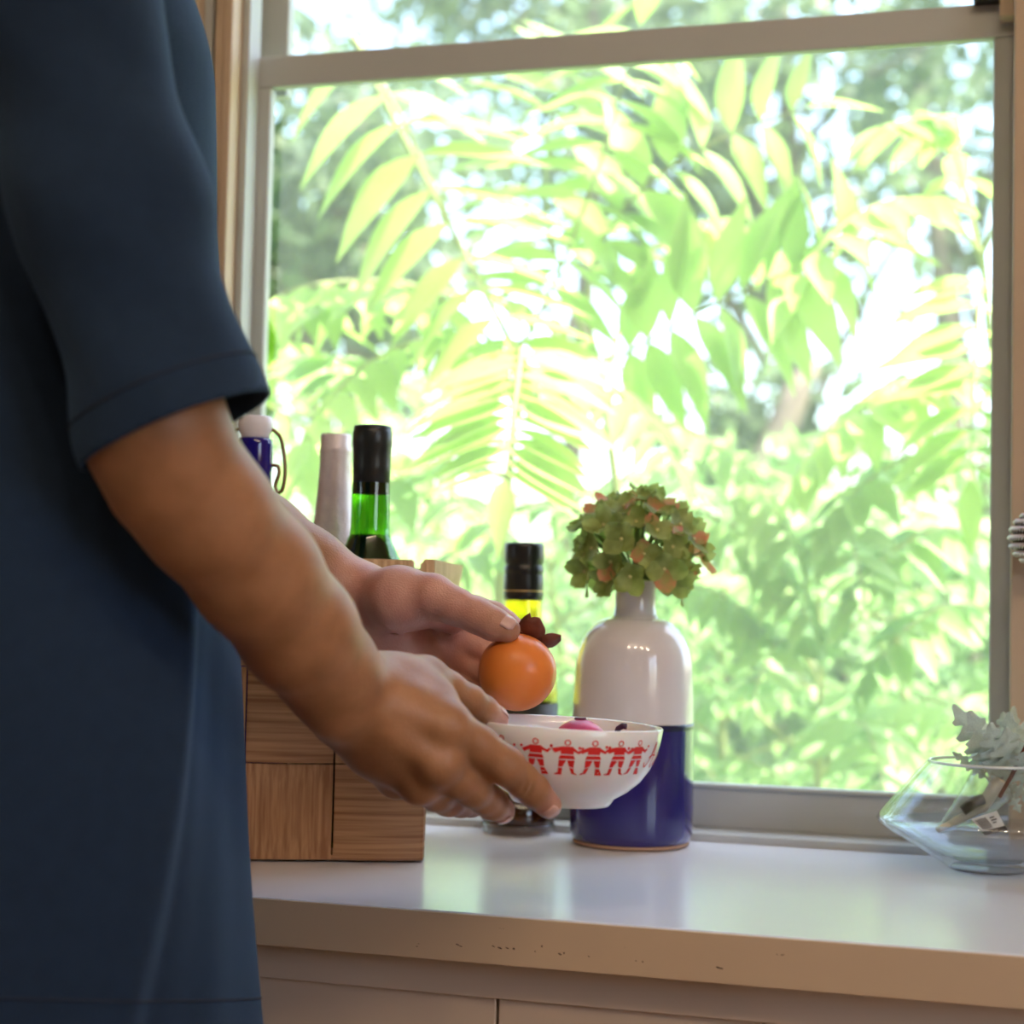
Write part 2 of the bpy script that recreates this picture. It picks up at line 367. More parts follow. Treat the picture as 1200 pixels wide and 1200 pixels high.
# two tone bottle vase
vb = PZ(739, 989, CT); vs = 1.54/2000
V_ = tag(empty('bottle_vase', vb), 'two tone ceramic bottle vase, white glaze above cobalt blue, holding green flowers', 'vase')
zb = 143*vs
def arc(r_from, z_from, r_to, z_to, n=8):   # quarter ellipse
    return [(r_to+(r_from-r_to)*math.cos(a), z_from+(z_to-z_from)*math.sin(a)) for a in [math.pi/2*i/n for i in range(1, n+1)]]
Rv = .0555
lathe('foot_ring', [(0, 0), (.048, 0), (.0525, .002), (.0525, .004), (0, .004)], 48, clay, V_, T(vb))
lathe('blue_body', [(0, .003), (.050, .003), (.0535, .006), (.0556, .012), (.0560, .03), (.0558, .07), (Rv, zb-.004), (Rv-.0001, zb)], 64, glazeb, V_, T(vb))
lathe('glaze_line', [(Rv+.0003, zb-.005), (Rv+.0005, zb-.002), (Rv+.0003, zb+.0006), (Rv-.002, zb+.0006)], 64, glazed, V_, T(vb))
up_ = [(Rv-.0002, zb), (.0545, .135), (.0535, .155)] + arc(.0535, .155, .022, .204, 10) + [(.0195, .209), (.0186, .215), (.0185, .234), (.0192, .2365), (.0188, .238), (.017, .238), (.0155, .234), (.0155, .215), (.02, .2), (.0, .195)]
lathe('white_body', up_, 64, glazew, V_, T(vb))

# hydrangea: florets of four petals
petm = mat_leaf('hydrangea petal', (.24, .30, .07), (.44, .50, .17), .4, 60)
petr = mat_leaf('blushed petal', (.42, .36, .11), (.70, .26, .14), .4, 90)
ctr = mat('floret centre', (.62, .58, .25), .6); stemg = mat('green stem', (.16, .26, .06), .5, .2)
def petal_mesh(m_, nm):
    vs_, fs_ = [], []
    nu, nv = 5, 5
    for i in range(nu):
        u = i/(nu-1)
        wdt = .52*math.sin(math.pi*min(1, .12+.80*u))**.7*(1 if u < .75 else 1-.35*(u-.75)/.25)
        for j in range(nv):
            v = (j/(nv-1)-.5)*2
            vs_.append((u, v*wdt*.95, .22*u*u-.05+.16*v*v*u+.04*math.sin(5*u+3*v)))
    for i in range(nu-1):
        for j in range(nv-1): fs_.append((i*nv+j, i*nv+j+1, (i+1)*nv+j+1, (i+1)*nv+j))
    me = bpy.data.meshes.new(nm); me.from_pydata(vs_, [], fs_); me.materials.append(m_); me.polygons.foreach_set('use_smooth', [True]*len(fs_)); return me
pms = [petal_mesh(petm, 'petal'), petal_mesh(petr, 'petal_blushed')]
bm = bmesh.new(); bmesh.ops.create_icosphere(bm, subdivisions=1, radius=1); cme = bpy.data.meshes.new('floret_centre'); bm.to_mesh(cme); bm.free(); cme.materials.append(ctr)
hc = np.array(vb)+np.array([0, 0, .262]); 
H_ = tag(empty('hydrangea', np.array(vb)+[0, 0, .2]), 'green hydrangea flower head with reddish petal tips in the bottle vase', 'flower')
tube('stem', [np.array(vb)+[.001, 0, .197], np.array(vb)+[.002, 0, .235], hc-[0, 0, .02], hc+[0, 0, .03]], [.004, .004, .003, .002], stemg, H_)
N = 56
for i in range(N):
    t_ = (i+.5)/N; zz = 1-1.55*t_; ph = i*2.39996+.3
    rr = math.sqrt(max(0, 1-zz*zz)); dirv = Vector((rr*math.cos(ph), rr*math.sin(ph), zz))
    Rr = Vector((.062, .055, .060)) if zz > 0 else Vector((.060, .052, .062))
    dist = random.uniform(.80, 1.0)
    p = Vector(hc)+Vector([dirv[k]*Rr[k]*dist for k in range(3)])
    if (p-Vector(vb)).xy.length < .024 and p.z < vb[2]+.245: continue
    nrm = (dirv+Vector((random.uniform(-.35, .35), random.uniform(-.35, .35), random.uniform(-.1, .35)))).normalized()
    q = nrm.to_track_quat('Z', 'Y').to_matrix().to_4x4() @ Matrix.Rotation(random.uniform(0, 6.28), 4, 'Z')
    fl = bpy.data.objects.new('floret', cme); COL.objects.link(fl)
    fl.matrix_world = Matrix.Translation(p-Vector(H_.location)) @ q @ Matrix.Scale(.0019, 4); fl.parent = H_
    sz = random.uniform(.0150, .0200)
    for k in range(4):
        pe = bpy.data.objects.new('petal', pms[1] if random.random() < (.16 if dirv.x > 0 or zz > .7 else .03) else pms[0]); COL.objects.link(pe); pe.parent = fl
        pe.matrix_local = Matrix.Rotation(k*math.pi/2+random.uniform(-.15, .15), 4, 'Z') @ Matrix.Rotation(random.uniform(-.35, .25), 4, 'Y') @ Matrix.Scale(sz/.0019*random.uniform(.85, 1.1), 4)
    st = tube('stalk', [p-nrm*.002, (p+Vector(hc)-Vector((0, 0, .02)))/2, Vector(hc)-Vector((0, 0, .02))], .0009, stemg, H_, 5)

# oil bottle
oilglass = mat_thin('yellow oil', (.93, .80, .16), .07); amber = mat_thin('dark amber oil', (.40, .19, .03), .07); clearg = mat_thin('clear bottle glass', (.90, .94, .91), .10)
ob = PZ(607, 976, CT); os_ = 1.602/2000
O_ = tag(empty('oil_bottle', ob), 'clear glass bottle of yellow oil with black screw cap by the vase', 'bottle')
prof = [(0, 0), (.030, 0), (.0335, .003), (.0345, .008), (.0345, .0095), (0, .0095)]
lathe('glass_base', prof, 48, clearg, O_, T(ob))
prof2 = [(0, .0098), (.0335, .0098), (.0345, .014), (.0345, .038)]
lathe('amber_oil', prof2+[(0, .038)], 48, amber, O_, T(ob))  # lower oil, coloured a darker amber than the oil above
lathe('oil', [(0, .0385), (.0345, .0385), (.0345, .125)]+arc(.0345, .125, .0205, .165, 8)+[(.0180, .19), (.0175, .219)], 48, oilglass, O_, T(ob))
capm = mat('black cap', (.012, .012, .013), .3); labm = mat('black label', (.02, .02, .018), .45)
lathe('label', [(.0347, .06), (.0352, .06), (.0352, .122), (.0347, .122)], 48, labm, O_, T(ob), closed=True)
cp_ = [(.0178, .218), (.0187, .218), (.0189, .224), (.0186, .2265), (.0189, .229), (.0189, .240), (.0184, .2415), (.0184, .2435), (.0187, .2445), (.0187, .249), (.0176, .2505), (.0176, .2525), (.0186, .254), (.0188, .258), (.0188, .268), (.0183, .271), (.017, .2722), (0, .2722)]
lathe('cap', cp_, 48, capm, O_, T(ob))
lathe('cap_ring', [(.0188, .2262), (.0191, .2268), (.0188, .2274)], 48, mat('gold line', (.5, .35, .15), .35, metal=.6), O_, T(ob))

# woven wood basket
ANG = R(22); bf = PZ(493, 1011, CT)
BM = T(bf) @ Matrix.Rotation(ANG, 4, 'Z')           # x along the front (to the left negative), y away, z up
def wood(name, axis, c1, c2):
    M = bpy.data.materials.new(name); M.use_nodes = True; t = M.node_tree; b = t.nodes['Principled BSDF']
    tc = t.nodes.new('ShaderNodeTexCoord'); mp = t.nodes.new('ShaderNodeMapping'); mp.inputs['Scale'].default_value = {'x': (6, 6, 260), 'z': (230, 230, 5)}[axis]
    n = t.nodes.new('ShaderNodeTexNoise'); n.inputs['Scale'].default_value = 1; n.inputs['Detail'].default_value = 3; n.inputs['Roughness'].default_value = .6
    rp = t.nodes.new('ShaderNodeValToRGB'); rp.color_ramp.elements[0].position = .36; rp.color_ramp.elements[1].position = .62
    rp.color_ramp.elements[0].color = (*c1, 1); rp.color_ramp.elements[1].color = (*c2, 1)
    bp = t.nodes.new('ShaderNodeBump'); bp.inputs['Strength'].default_value = .25; bp.inputs['Distance'].default_value = .001
    for a_, b_ in ((tc.outputs['Object'], mp.inputs[0]), (mp.outputs[0], n.inputs[0]), (n.outputs[0], rp.inputs[0]), (rp.outputs[0], b.inputs['Base Color']), (n.outputs[0], bp.inputs['Height']), (bp.outputs[0], b.inputs['Normal'])): t.links.new(a_, b_)
    b.inputs['Roughness'].default_value = .6; return M
wx = wood('pine strip grain across', 'x', (.26, .11, .045), (.47, .25, .12)); wz = wood('pine strip grain upright', 'z', (.30, .13, .055), (.50, .27, .13))
wr = wood('pine rim', 'z', (.42, .25, .12), (.66, .45, .26))
B_ = tag(empty('wicker_basket', bf), 'woven pine strip basket holding three bottles on the counter', 'basket')
BW, BD, BH, FLR = .292, .20, .238, .036
def bmap(x, y, z):             # taper: the back of the basket flares out towards the top
    f_ = (z/BH)*(y/BD)
    return BM @ Vector((x + (FLR*f_ if x > -BW/2 else -FLR*f_), y, z))
def strip(face, u0, u1, z0, z1, bulge, m_):
    """a bowed strip on a basket side, u along the side"""
    vs_, fs_ = [], []; nu = nv = 5
    for lay in (0, 1):
        for i in range(nu):
            for j in range(nv):
                a, b = i/(nu-1), j/(nv-1); u = u0+(u1-u0)*a; z = z0+(z1-z0)*b
                e = bulge*math.sin(math.pi*(a if m_ is wx else .5))*math.sin(math.pi*(b if m_ is wz else .5)) if lay == 0 else -.003
                p = {'f': (u, -e-.0015, z), 'b': (u, BD+e+.0015, z), 'r': (e+.0015, u, z), 'l': (-BW-e-.0015, u, z)}[face]
                vs_.append(bmap(*p))
    K = nu*nv; ix = lambda l, i, j: l*K+i*nv+j
    for i in range(nu-1):
        for j in range(nv-1):
            fs_.append((ix(0, i, j), ix(0, i+1, j), ix(0, i+1, j+1), ix(0, i, j+1))); fs_.append((ix(1, i, j), ix(1, i, j+1), ix(1, i+1, j+1), ix(1, i+1, j)))
    for i in range(nu-1):
        fs_ += [(ix(0, i, 0), ix(1, i, 0), ix(1, i+1, 0), ix(0, i+1, 0)), (ix(0, i, nv-1), ix(0, i+1, nv-1), ix(1, i+1, nv-1), ix(1, i, nv-1))]
        fs_ += [(ix(0, 0, i), ix(0, 0, i+1), ix(1, 0, i+1), ix(1, 0, i)), (ix(0, nu-1, i), ix(1, nu-1, i), ix(1, nu-1, i+1), ix(0, nu-1, i+1))]
    o = mesh('strip', vs_, fs_, m_, B_, True)
    bm = bmesh.new(); bm.from_mesh(o.data); bmesh.ops.recalc_face_normals(bm, faces=bm.faces); bm.to_mesh(o.data); bm.free()
    o.data.set_sharp_from_angle(angle=R(40))
rows = [(.002, .0795), (.0805, .158), (.159, .232)]
for fi, (face, span, ncol) in enumerate((('f', BW, 4), ('b', BW, 4), ('r', BD, 3), ('l', BD, 3))):
    for c in range(ncol):
        for r_i, (z0, z1) in enumerate(rows):
            w_ = span/ncol; u0, u1 = (-(c+1)*w_, -c*w_) if face in 'fb' else (c*w_, (c+1)*w_)
            mm = wx if (c+r_i) % 2 == 0 else wz
            strip(face, u0+.0008, u1-.0008, z0, z1, .0028, mm)
vs_ = [bmap(x, y, z) for z in (.002, .006) for (x, y) in ((0, 0), (0, BD), (-BW, BD), (-BW, 0))]
mesh('base', vs_, [(3, 2, 1, 0), (4, 5, 6, 7), (0, 1, 5, 4), (1, 2, 6, 5), (2, 3, 7, 6), (3, 0, 4, 7)], wx, B_)
def rim(pa, pb, z0, z1, th, out):
    d = (Vector(pb)-Vector(pa)).normalized(); n_ = Vector((d.y, -d.x))*out
    vs_ = []
    for z in (z0, z1):
        for p, off in ((pa, th), (pb, th), (pb, -.004), (pa, -.004)):
            vs_.append(bmap(p[0]+n_.x*off, p[1]+n_.y*off, z))
    o = mesh('rim_band', vs_, [(3, 2, 1, 0), (4, 5, 6, 7), (0, 1, 5, 4), (1, 2, 6, 5), (2, 3, 7, 6), (3, 0, 4, 7)], wr, B_)
    bm = bmesh.new(); bm.from_mesh(o.data); bmesh.ops.recalc_face_normals(bm, faces=bm.faces); bmesh.ops.bevel(bm, geom=list(bm.edges), offset=.001, segments=2, affect='EDGES'); bm.to_mesh(o.data); bm.free()
rim((-BW, 0), (-.012, 0), .217, .249, .005, 1); rim((-.006, .0), (.0, .0), .214, .247, .0045, 1)
rim((0, -.002), (0, BD+.003), .214, .250, .0055, 1); rim((0, BD), (-BW, BD), .216, .246, .005, 1); rim((-BW, BD), (-BW, 0), .216, .246, .005, 1)

# bottles in the basket
def bottle(px, ytop, d, prof_fn, name, label):
    p = P(px, ytop, d); base = np.array([p[0], p[1], CT+.0065]); return tag(empty(name, base), label, 'bottle', 'bottles in the basket'), base, p[2]-base[2]
green = mat_thin('green bottle glass', (.30, .62, .09), .07); wine = mat('dark wine through glass', (.006, .012, .006), .08, coat=.5); foilb = mat('black capsule foil', (.012, .015, .015), .32)
G_, gb, gh = bottle(437, 499, 1.480, None, 'wine_bottle', 'green glass wine bottle with a black capsule standing in the basket')
k_ = 1.48/2000
lathe('neck_glass', [(.0164, gh-.050), (.0166, gh-78*k_), (.0168, gh-118*k_), (.0176, gh-128*k_), (.0200, gh-137*k_), (.0253, gh-152*k_), (.0320, gh-.125), (.0375, gh-.145), (.039, gh-.165), (.039, .006), (.036, .0), (0, 0)], 40, green, G_, T(gb))
lathe('wine', [(0, .004), (.037, .005), (.0375, gh-.167), (.0362, gh-.146), (.0306, gh-.1255), (.0240, gh-152*k_), (.0188, gh-138*k_), (.0166, gh-128*k_), (0, gh-127*k_)], 40, wine, G_, T(gb))
lathe('capsule', [(.0152, gh-80*k_), (.0158, gh-80*k_), (.0164, gh-.035), (.0166, gh-26*k_), (.0171, gh-24*k_), (.0172, gh-8*k_), (.0167, gh-6*k_), (.0163, gh-5*k_), (.0166, gh-3*k_), (.0160, gh-.0006), (.014, gh), (0, gh)], 40, foilb, G_, T(gb))
foils = mat('silver pink foil', (.78, .70, .72), .38, .12, 90, .5, 160, metal=.25)
S_, sb, sh_ = bottle(394, 509, 1.565, None, 'foil_bottle', 'bottle with silver foil neck standing behind the wine bottle in the basket')
k_ = 1.565/2000
lathe('foil', [(0, sh_), (.0135, sh_), (.0142, sh_-3*k_), (.0139, sh_-14*k_), (.0146, sh_-16*k_), (.0146, sh_-22*k_), (.0141, sh_-24*k_), (.0146, sh_-27*k_), (.0141, sh_-30*k_), (.0152, sh_-60*k_), (.0180, sh_-100*k_), (.0215, sh_-130*k_), (.0235, sh_-150*k_), (.023, sh_-152*k_)], 40, foils, S_, T(sb))
lathe('glass_body', [(.022, sh_-150*k_), (.029, sh_-.145), (.0335, sh_-.17), (.034, .006), (.030, 0), (0, 0)], 40, green, S_, T(sb))
L_, lb, lh = bottle(300, 488, 1.45, None, 'swing_top_bottle', 'cobalt blue swing top bottle with white stopper and wire bail')
k_ = 1.45/2000
blueg = mat('cobalt bottle glass', (.012, .006, .19), .06, coat=.4); porc = mat('white porcelain', (.80, .76, .80), .25)
wire = mat('bronze wire', (.28, .19, .09), .35, metal=.9)
lathe('stopper', [(0, lh), (.0130, lh), (.0145, lh-2*k_), (.0148, lh-10*k_), (.0138, lh-18*k_), (.0120, lh-22*k_), (.0120, lh-26*k_), (0, lh-26*k_)], 32, porc, L_, T(lb))
lathe('glass_body', [(0, lh-26*k_), (.0135, lh-26*k_), (.0148, lh-29*k_), (.0152, lh-34*k_), (.0152, lh-62*k_), (.0145, lh-66*k_), (.0145, lh-100*k_), (.02, lh-150*k_), (.032, lh-.15), (.035, lh-.18), (.035, .006), (.031, 0), (0, 0)], 40, blueg, L_, T(lb))
for sx in (-1, 1):
    q = lambda a, dy, dd=0: Vector(lb)+Vector((rt[0], rt[1], 0))*(a*k_*sx)+Vector((0, 0, lh-dy*k_))+Vector((fw[0], fw[1], 0))*dd
    tube('wire_bail', spline([q(17, 14), q(24, 18), q(31, 28), q(36, 60), q(34, 84), q(28, 88), q(25, 80), q(29, 66), q(27, 58), q(20, 57)], 5), .0016, wire, L_, 8)

# glass vase with silvery leaves
gv = PZ(1158, 1019, CT)
glassv = mat_thin('clear vase glass', (.985, .99, .99), .06, .015); water = mat_thin('water', (.95, .97, 1.0), .14, .05, .06, (.85, .9, 1))
VG = tag(empty('glass_vase', gv), 'low flared clear glass vase with water and silvery leaves', 'vase')
outer = [(0, 0), (.030, 0), (.034, .002), (.050, .012), (.078, .028), (.0905, .0365), (.0925, .040), (.090, .0445), (.070, .068), (.052, .0885), (.0505, .090)]
inner = [(.0490, .0895), (.0500, .0870), (.0675, .0670), (.0870, .0440), (.0890, .0405), (.0865, .0375), (.0750, .0305), (.0480, .0155), (.030, .0085), (0, .007)]
lathe('glass_bowl', outer+inner, 72, glassv, VG, T(gv))
lathe('rim_highlight', [(.0495+.0013*math.cos(t), .0897+.0013*math.sin(t)) for t in np.linspace(0, 2*math.pi, 9)[:-1]], 72, mat('pale rim highlight', (.75, .8, .8), .05, coat=.5), VG, T(gv), closed=True)  # opaque pale ring, a painted highlight that brings out the clear rim
lathe('foot', [(0, .0006), (.028, .0006), (.031, .0012), (.0295, .003), (0, .003)], 48, mat('thick glass foot', (.30, .34, .36), .08, coat=.5), VG, T(gv))
lathe('water', [(0, .0074), (.0299, .0090), (.0478, .0160), (.0747, .0310), (.0850, .0368), (.0853, .0372), (0, .0372)], 72, water, VG, T(gv))
silver = mat('silvery felt leaf', (.64, .76, .67), .85, .22, 60, .2, 300)
cream = mat('cream stem', (.62, .55, .42), .6); tape = mat('black tape', (.012, .012, .012), .4); sleeve = mat_thin('clear plastic sleeve', (.86, .88, .86), .12, .1, .12)
DM = tag(empty('silver_leaf_bunch', P(1105, 968, 1.43)), 'bunch of silvery lobed leaves with a tagged stem in the glass vase', 'plant')
def lobed_leaf(L, Wd, nl=5):
    """a felted, deeply lobed leaf along +x"""
    out = [(0, .03)]
    for i in range(nl):
        u0 = .12+.76*i/nl; wv = Wd*math.sin(math.pi*(.18+.68*(i+.5)/nl))
        out += [(u0+.02, .22*wv), (u0+.06, wv*.9), (u0+.12, wv), (u0+.145, wv*.60)]
    out.append((.97, .04)); out.append((1.0, 0))
    vs_, fs_ = [], []
    for (u, w) in out:
        c = .22*math.sin(1.6*u); 
        for s_ in (-1, -.45, 0, .45, 1):
            vs_.append((u*L, s_*w*L, (c*u+.18*abs(s_)*w+.012*math.sin(17*u+4*s_))*L))
    for i in range(len(out)-1):
        for j in range(4): fs_.append((i*5+j, i*5+j+1, (i+1)*5+j+1, (i+1)*5+j))
    me = bpy.data.meshes.new('lobed_leaf'); me.from_pydata(vs_, [], fs_); me.materials.append(silver); me.polygons.foreach_set('use_smooth', [True]*len(fs_)); return me
lms = [lobed_leaf(1, .21, 4), lobed_leaf(1, .25, 4), lobed_leaf(1, .18, 5)]
root = P(1150, 940, 1.43); hub = P(1168, 915, 1.43)
leafs = [((1165, 905), (1130, 835), 1.41), ((1170, 905), (1155, 838), 1.45), ((1172, 905), (1172, 842), 1.42), ((1178, 900), (1196, 830), 1.44), ((1165, 910), (1138, 862), 1.46), ((1160, 915), (1124, 880), 1.43),
         ((1175, 905), (1185, 848), 1.40), ((1180, 905), (1215, 850), 1.45), ((1178, 915), (1222, 880), 1.42), ((1172, 912), (1148, 850), 1.39), ((1178, 915), (1190, 870), 1.385), ((1182, 920), (1200, 900), 1.38),
         ((1180, 920), (1208, 935), 1.40), ((1178, 920), (1195, 950), 1.42), ((1170, 915), (1168, 868), 1.38), ((1185, 915), (1240, 905), 1.41), ((1180, 910), (1225, 845), 1.41), ((1185, 920), (1235, 940), 1.44), ((1170, 908), (1160, 872), 1.47)]
for i, (a, b, d) in enumerate(leafs):
    A, B = Vector(P(a[0], a[1], 1.43)), Vector(P(b[0], b[1], d)); x = (B-A); L = x.length*1.05; x.normalize()
    y = Vector(fw).cross(x).normalized(); y = (y+Vector(fw)*random.uniform(-.6, .6)).normalized(); z = x.cross(y).normalized(); y = z.cross(x)
    M_ = Matrix((( x.x, y.x, z.x, A.x), (x.y, y.y, z.y, A.y), (x.z, y.z, z.z, A.z), (0, 0, 0, 1))) @ Matrix.Diagonal((L, L, L, 1))
    o = bpy.data.objects.new('leaf', lms[i % 3]); COL.objects.link(o); o.matrix_world = M_; child(o, DM)
tube('stem', spline([P(1098, 973, 1.425), P(1120, 962, 1.427), P(1150, 945, 1.43), P(1172, 912, 1.43)], 4), [.0028]*4+[.0038]*4+[.006]*4+[.006], cream, DM)
tube('tape_wrap', [P(1128, 950, 1.421), P(1142, 940, 1.421), P(1153, 936, 1.421)], [.0045, .005, .0045], tape, DM)
def cone_strip(name, pts, m_, th=.0004):
    return mesh(name, [P(*p) for p in pts], [tuple(range(len(pts)))], m_, DM)
vs_, fs_ = [], []
for i, (cx, cy, ra) in enumerate([(1100, 974, .003), (1125, 955, .010), (1150, 932, .017), (1166, 912, .021)]):
    c = Vector(P(cx, cy, 1.43)); ax_ = (Vector(P(1166, 912, 1.43))-Vector(P(1100, 974, 1.43))).normalized(); a_ = ax_.cross(Vector(fw)).normalized(); b_ = ax_.cross(a_)
    for k in range(20): vs_.append(c+(a_*math.cos(k*math.pi/10)+b_*math.sin(k*math.pi/10))*ra)
for i in range(3):
    for k in range(20): fs_.append((i*20+k, i*20+(k+1) % 20, (i+1)*20+(k+1) % 20, (i+1)*20+k))
mesh('plastic_sleeve', vs_, fs_, sleeve, DM, True)
tagm = mat('white plastic tag', (.72, .72, .70), .5)
tg = cone_strip('price_tag', [(1138, 960, 1.412), (1155, 978, 1.412), (1180, 972, 1.414), (1168, 950, 1.414)], tagm)
def tagpt(u, v): 
    a = np.array([(1138, 960), (1155, 978), (1180, 972), (1168, 950)], float)
    q = (1-u)*(1-v)*a[0]+(1-u)*v*a[1]+u*v*a[2]+u*(1-v)*a[3]; return P(q[0], q[1], 1.4115+.002*u)
bars = []; 
for i in range(14):
    u = .08+.032*i; w_ = .010+.009*((i*7) % 3)/2; bars.append((u, u+w_, .12, .72))
bars += [(.62, .80, .2, .26), (.62, .84, .34, .40), (.62, .76, .48, .54)]
vs_, fs_ = [], []
for (ua, ub, va, vb2) in bars:
    n0 = len(vs_); vs_ += [tagpt(ua, va), tagpt(ub, va), tagpt(ub, vb2), tagpt(ua, vb2)]; fs_.append((n0, n0+1, n0+2, n0+3))
child(mesh('barcode', vs_, fs_, tape), tg)
child(mesh('black_strip', [tagpt(-.05, .80), tagpt(1.0, .80), tagpt(1.02, 1.04), tagpt(-.05, 1.04)], [(0, 1, 2, 3)], tape), tg)
tube('reddish_stick', [P(1171, 934, 1.395), P(1186, 908, 1.40), P(1204, 872, 1.41), P(1230, 815, 1.42)], [.0016, .0018, .002, .0022], mat('red brown stick', (.13, .035, .02), .5), DM)

# wound silver ball hanging in the window
bc = Vector(P(1214, 631, 1.47)); br = .0225
OB = tag(empty('woven_ball_ornament', bc), 'silvery woven wire ball hanging on a thread by the window casing', 'ornament')
silv = mat('silver pink wire', (.75, .66, .66), .3, metal=.6); dk = mat('ball core', (.10, .07, .06), .7)
bm = bmesh.new(); bmesh.ops.create_uvsphere(bm, u_segments=24, v_segments=16, radius=br*.86); bm.transform(T(bc)); from_bm('core', bm, dk, OB, True)
vs_, fs_ = [], []
for ring in range(9):
    la_ = -1.3+2.6*ring/8; z_ = br*math.sin(la_); rr = br*math.cos(la_)
    nn = max(10, int(46*math.cos(la_)))
    for k in range(nn):
        w0 = 2*math.pi*k/nn; w1 = w0+2*math.pi/nn*1.5
        p0 = bc+Vector((rr*.93*math.cos(w0), rr*.93*math.sin(w0), z_-br*.10)); p1 = bc+Vector((rr*1.03*math.cos((w0+w1)/2), rr*1.03*math.sin((w0+w1)/2), z_)); p2 = bc+Vector((rr*.93*math.cos(w1), rr*.93*math.sin(w1), z_+br*.12))
        v, f = tube_geo([p0, p1, p2], [.0006, .0011, .0006], 5); n0 = len(vs_); vs_ += v; fs_ += [tuple(x+n0 for x in q) for q in f]
o = mesh('wire_winding', vs_, fs_, silv, OB, True); o['kind'] = 'stuff'
tube('thread', [bc+Vector((0, 0, br)), (bc.x, bc.y, 1.9), (bc.x+.01, 1.562, 2.22)], .0006, mat('thread', (.6, .55, .5), .7), OB, 5)

# bowl with printed red figures
bs = 1.18/2000; bR = .0680
tilt = Matrix.Rotation(.035, 4, Vector(fw))
bb = P(657, 940.5, 1.18); BWM = T(bb) @ tilt
milk = mat('white milk glass', (.86, .86, .88), .18, .02, 5, coat=.3, sss=.25)
CB = tag(empty('printed_bowl', bb), 'white glass bowl with a row of red dancing figures, held in the hand', 'bowl')
bo = [(0, .0015), (.026, .0015), (.029, 0), (.0335, .0), (.0350, .002), (.0370, .0055), (.0455, .0110), (.0540, .0190), (.0605, .0290), (.0645, .0395), (.0668, .0500), (.0680, .0585)]
bi = [(.0672, .0596), (.0658, .0585), (.0646, .0500), (.0622, .0395), (.0580, .0295), (.0515, .0205), (.0430, .0130), (.0340, .0085), (0, .006)]
bo = [(a, b*.93) for a, b in bo]; bi = [(a, b*.93) for a, b in bi]
lathe('bowl_body', bo+bi, 96, milk, CB, BWM)
def bowl_r(z):
    zz = [q[1] for q in bo[4:]]; rr = [q[0] for q in bo[4:]]; return float(np.interp(z, zz, rr))
redp = mat('red print', (.72, .03, .03), .25)
ang0 = math.atan2(-fw[1], -fw[0])                         # the side of the bowl facing the camera
def on_bowl(s, z, off=.0003): # s: arc length from the facing side, to the right
    a = ang0 + s/.066; r_ = bowl_r(z)+off; return BWM @ Vector((r_*math.cos(a), r_*math.sin(a), z))
def fig_polys(fl):
    """a plain dancing figure, about 1 high: head ring, tunic, belt gap, skirt, two legs, two arms"""
    polys = []
    ringo = [(.075*math.cos(t), .88+.085*math.sin(t)) for t in np.linspace(0, 2*math.pi, 13)]; ringi = [(.045*math.cos(t), .88+.055*math.sin(t)) for t in np.linspace(0, 2*math.pi, 13)]
    for i in range(12): polys.append([ringo[i], ringo[i+1], ringi[i+1], ringi[i]])
    polys.append([(-.13, .78), (.13, .78), (.15, .66), (.14, .57), (-.14, .57), (-.15, .66)])
    polys.append([(-.15, .54), (.15, .54), (.19, .44), (-.19, .44)])
    polys.append([(-.18, .41), (-.01, .41), (-.06, .24), (-.17, .20)]); polys.append([(-.17, .18), (-.07, .21), (-.13, .04), (-.27, .0), (-.25, .05), (-.20, .06)])
    polys.append([(.01, .41), (.18, .41), (.19, .22), (.09, .22)]); polys.append([(.09, .19), (.19, .19), (.20, .06), (.28, .03), (.28, 0), (.11, .0)])
    polys.append([(-.11, .78), (-.14, .66), (-.27, .58), (-.33, .66), (-.29, .69), (-.24, .66)]); polys.append([(.11, .78), (.14, .66), (.27, .60), (.35, .70), (.31, .73), (.25, .68)])
    for sx, cy in ((-.335, .74), (.355, .78)):
        polys.append([(sx+.035*math.cos(t), cy+.04*math.sin(t)) for t in np.linspace(0, 2*math.pi, 9)[:-1]])
    return [[(x*fl*1.22, y) for (x, y) in p] for p in polys]
def print_polys(name, polys, s0, z0, sc, label=None):
    vs_, fs_ = [], []
    for p in polys:
        n0 = len(vs_)
        vs_ += [on_bowl(s0+x*sc, z0+y*sc) for (x, y) in p]; fs_.append(tuple(range(n0, len(vs_))))
    bm = bmesh.new(); bv = [bm.verts.new(v) for v in vs_]
    for f in fs_: bm.faces.new([bv[i] for i in f])
    bmesh.ops.triangulate(bm, faces=bm.faces); me = bpy.data.meshes.new(name); bm.to_mesh(me); bm.free(); me.materials.append(redp)
    o = bpy.data.objects.new(name, me); COL.objects.link(o); child(o, CB); return o
for i, px in enumerate((588, 625, 660, 690, 719, 741)):
    a_ = math.asin(max(-.98, min(.98, (px-660)*bs/.0655)))
    print_polys('printed_figure', fig_polys(1 if i % 2 else -1), a_*.066, .0250+.0003*(i-2), .0245)
def stroke(pts, w):
    out = []
    for (a, b) in zip(pts[:-1], pts[1:]):
        d = np.array(b)-np.array(a); n_ = np.array([-d[1], d[0]])/max(1e-6, np.linalg.norm(d))*w/2; e = d*.08
        out.append([tuple(np.array(a)+n_-e), tuple(np.array(a)-n_-e), tuple(np.array(b)-n_+e), tuple(np.array(b)+n_+e)])
    return out
aa = math.asin(.90)*.066
scr = stroke(spline([(-.45, .25), (-.35, .10), (-.15, .2), (.10, .75), (.2, .95), (.2, .5), (.2, .15), (.32, .05), (.5, .2)], 4), .06)+stroke(spline([(-.2, .42), (.05, .5), (.35, .48)], 3), .05)
print_polys('printed_script', scr, aa, .0290, .019)
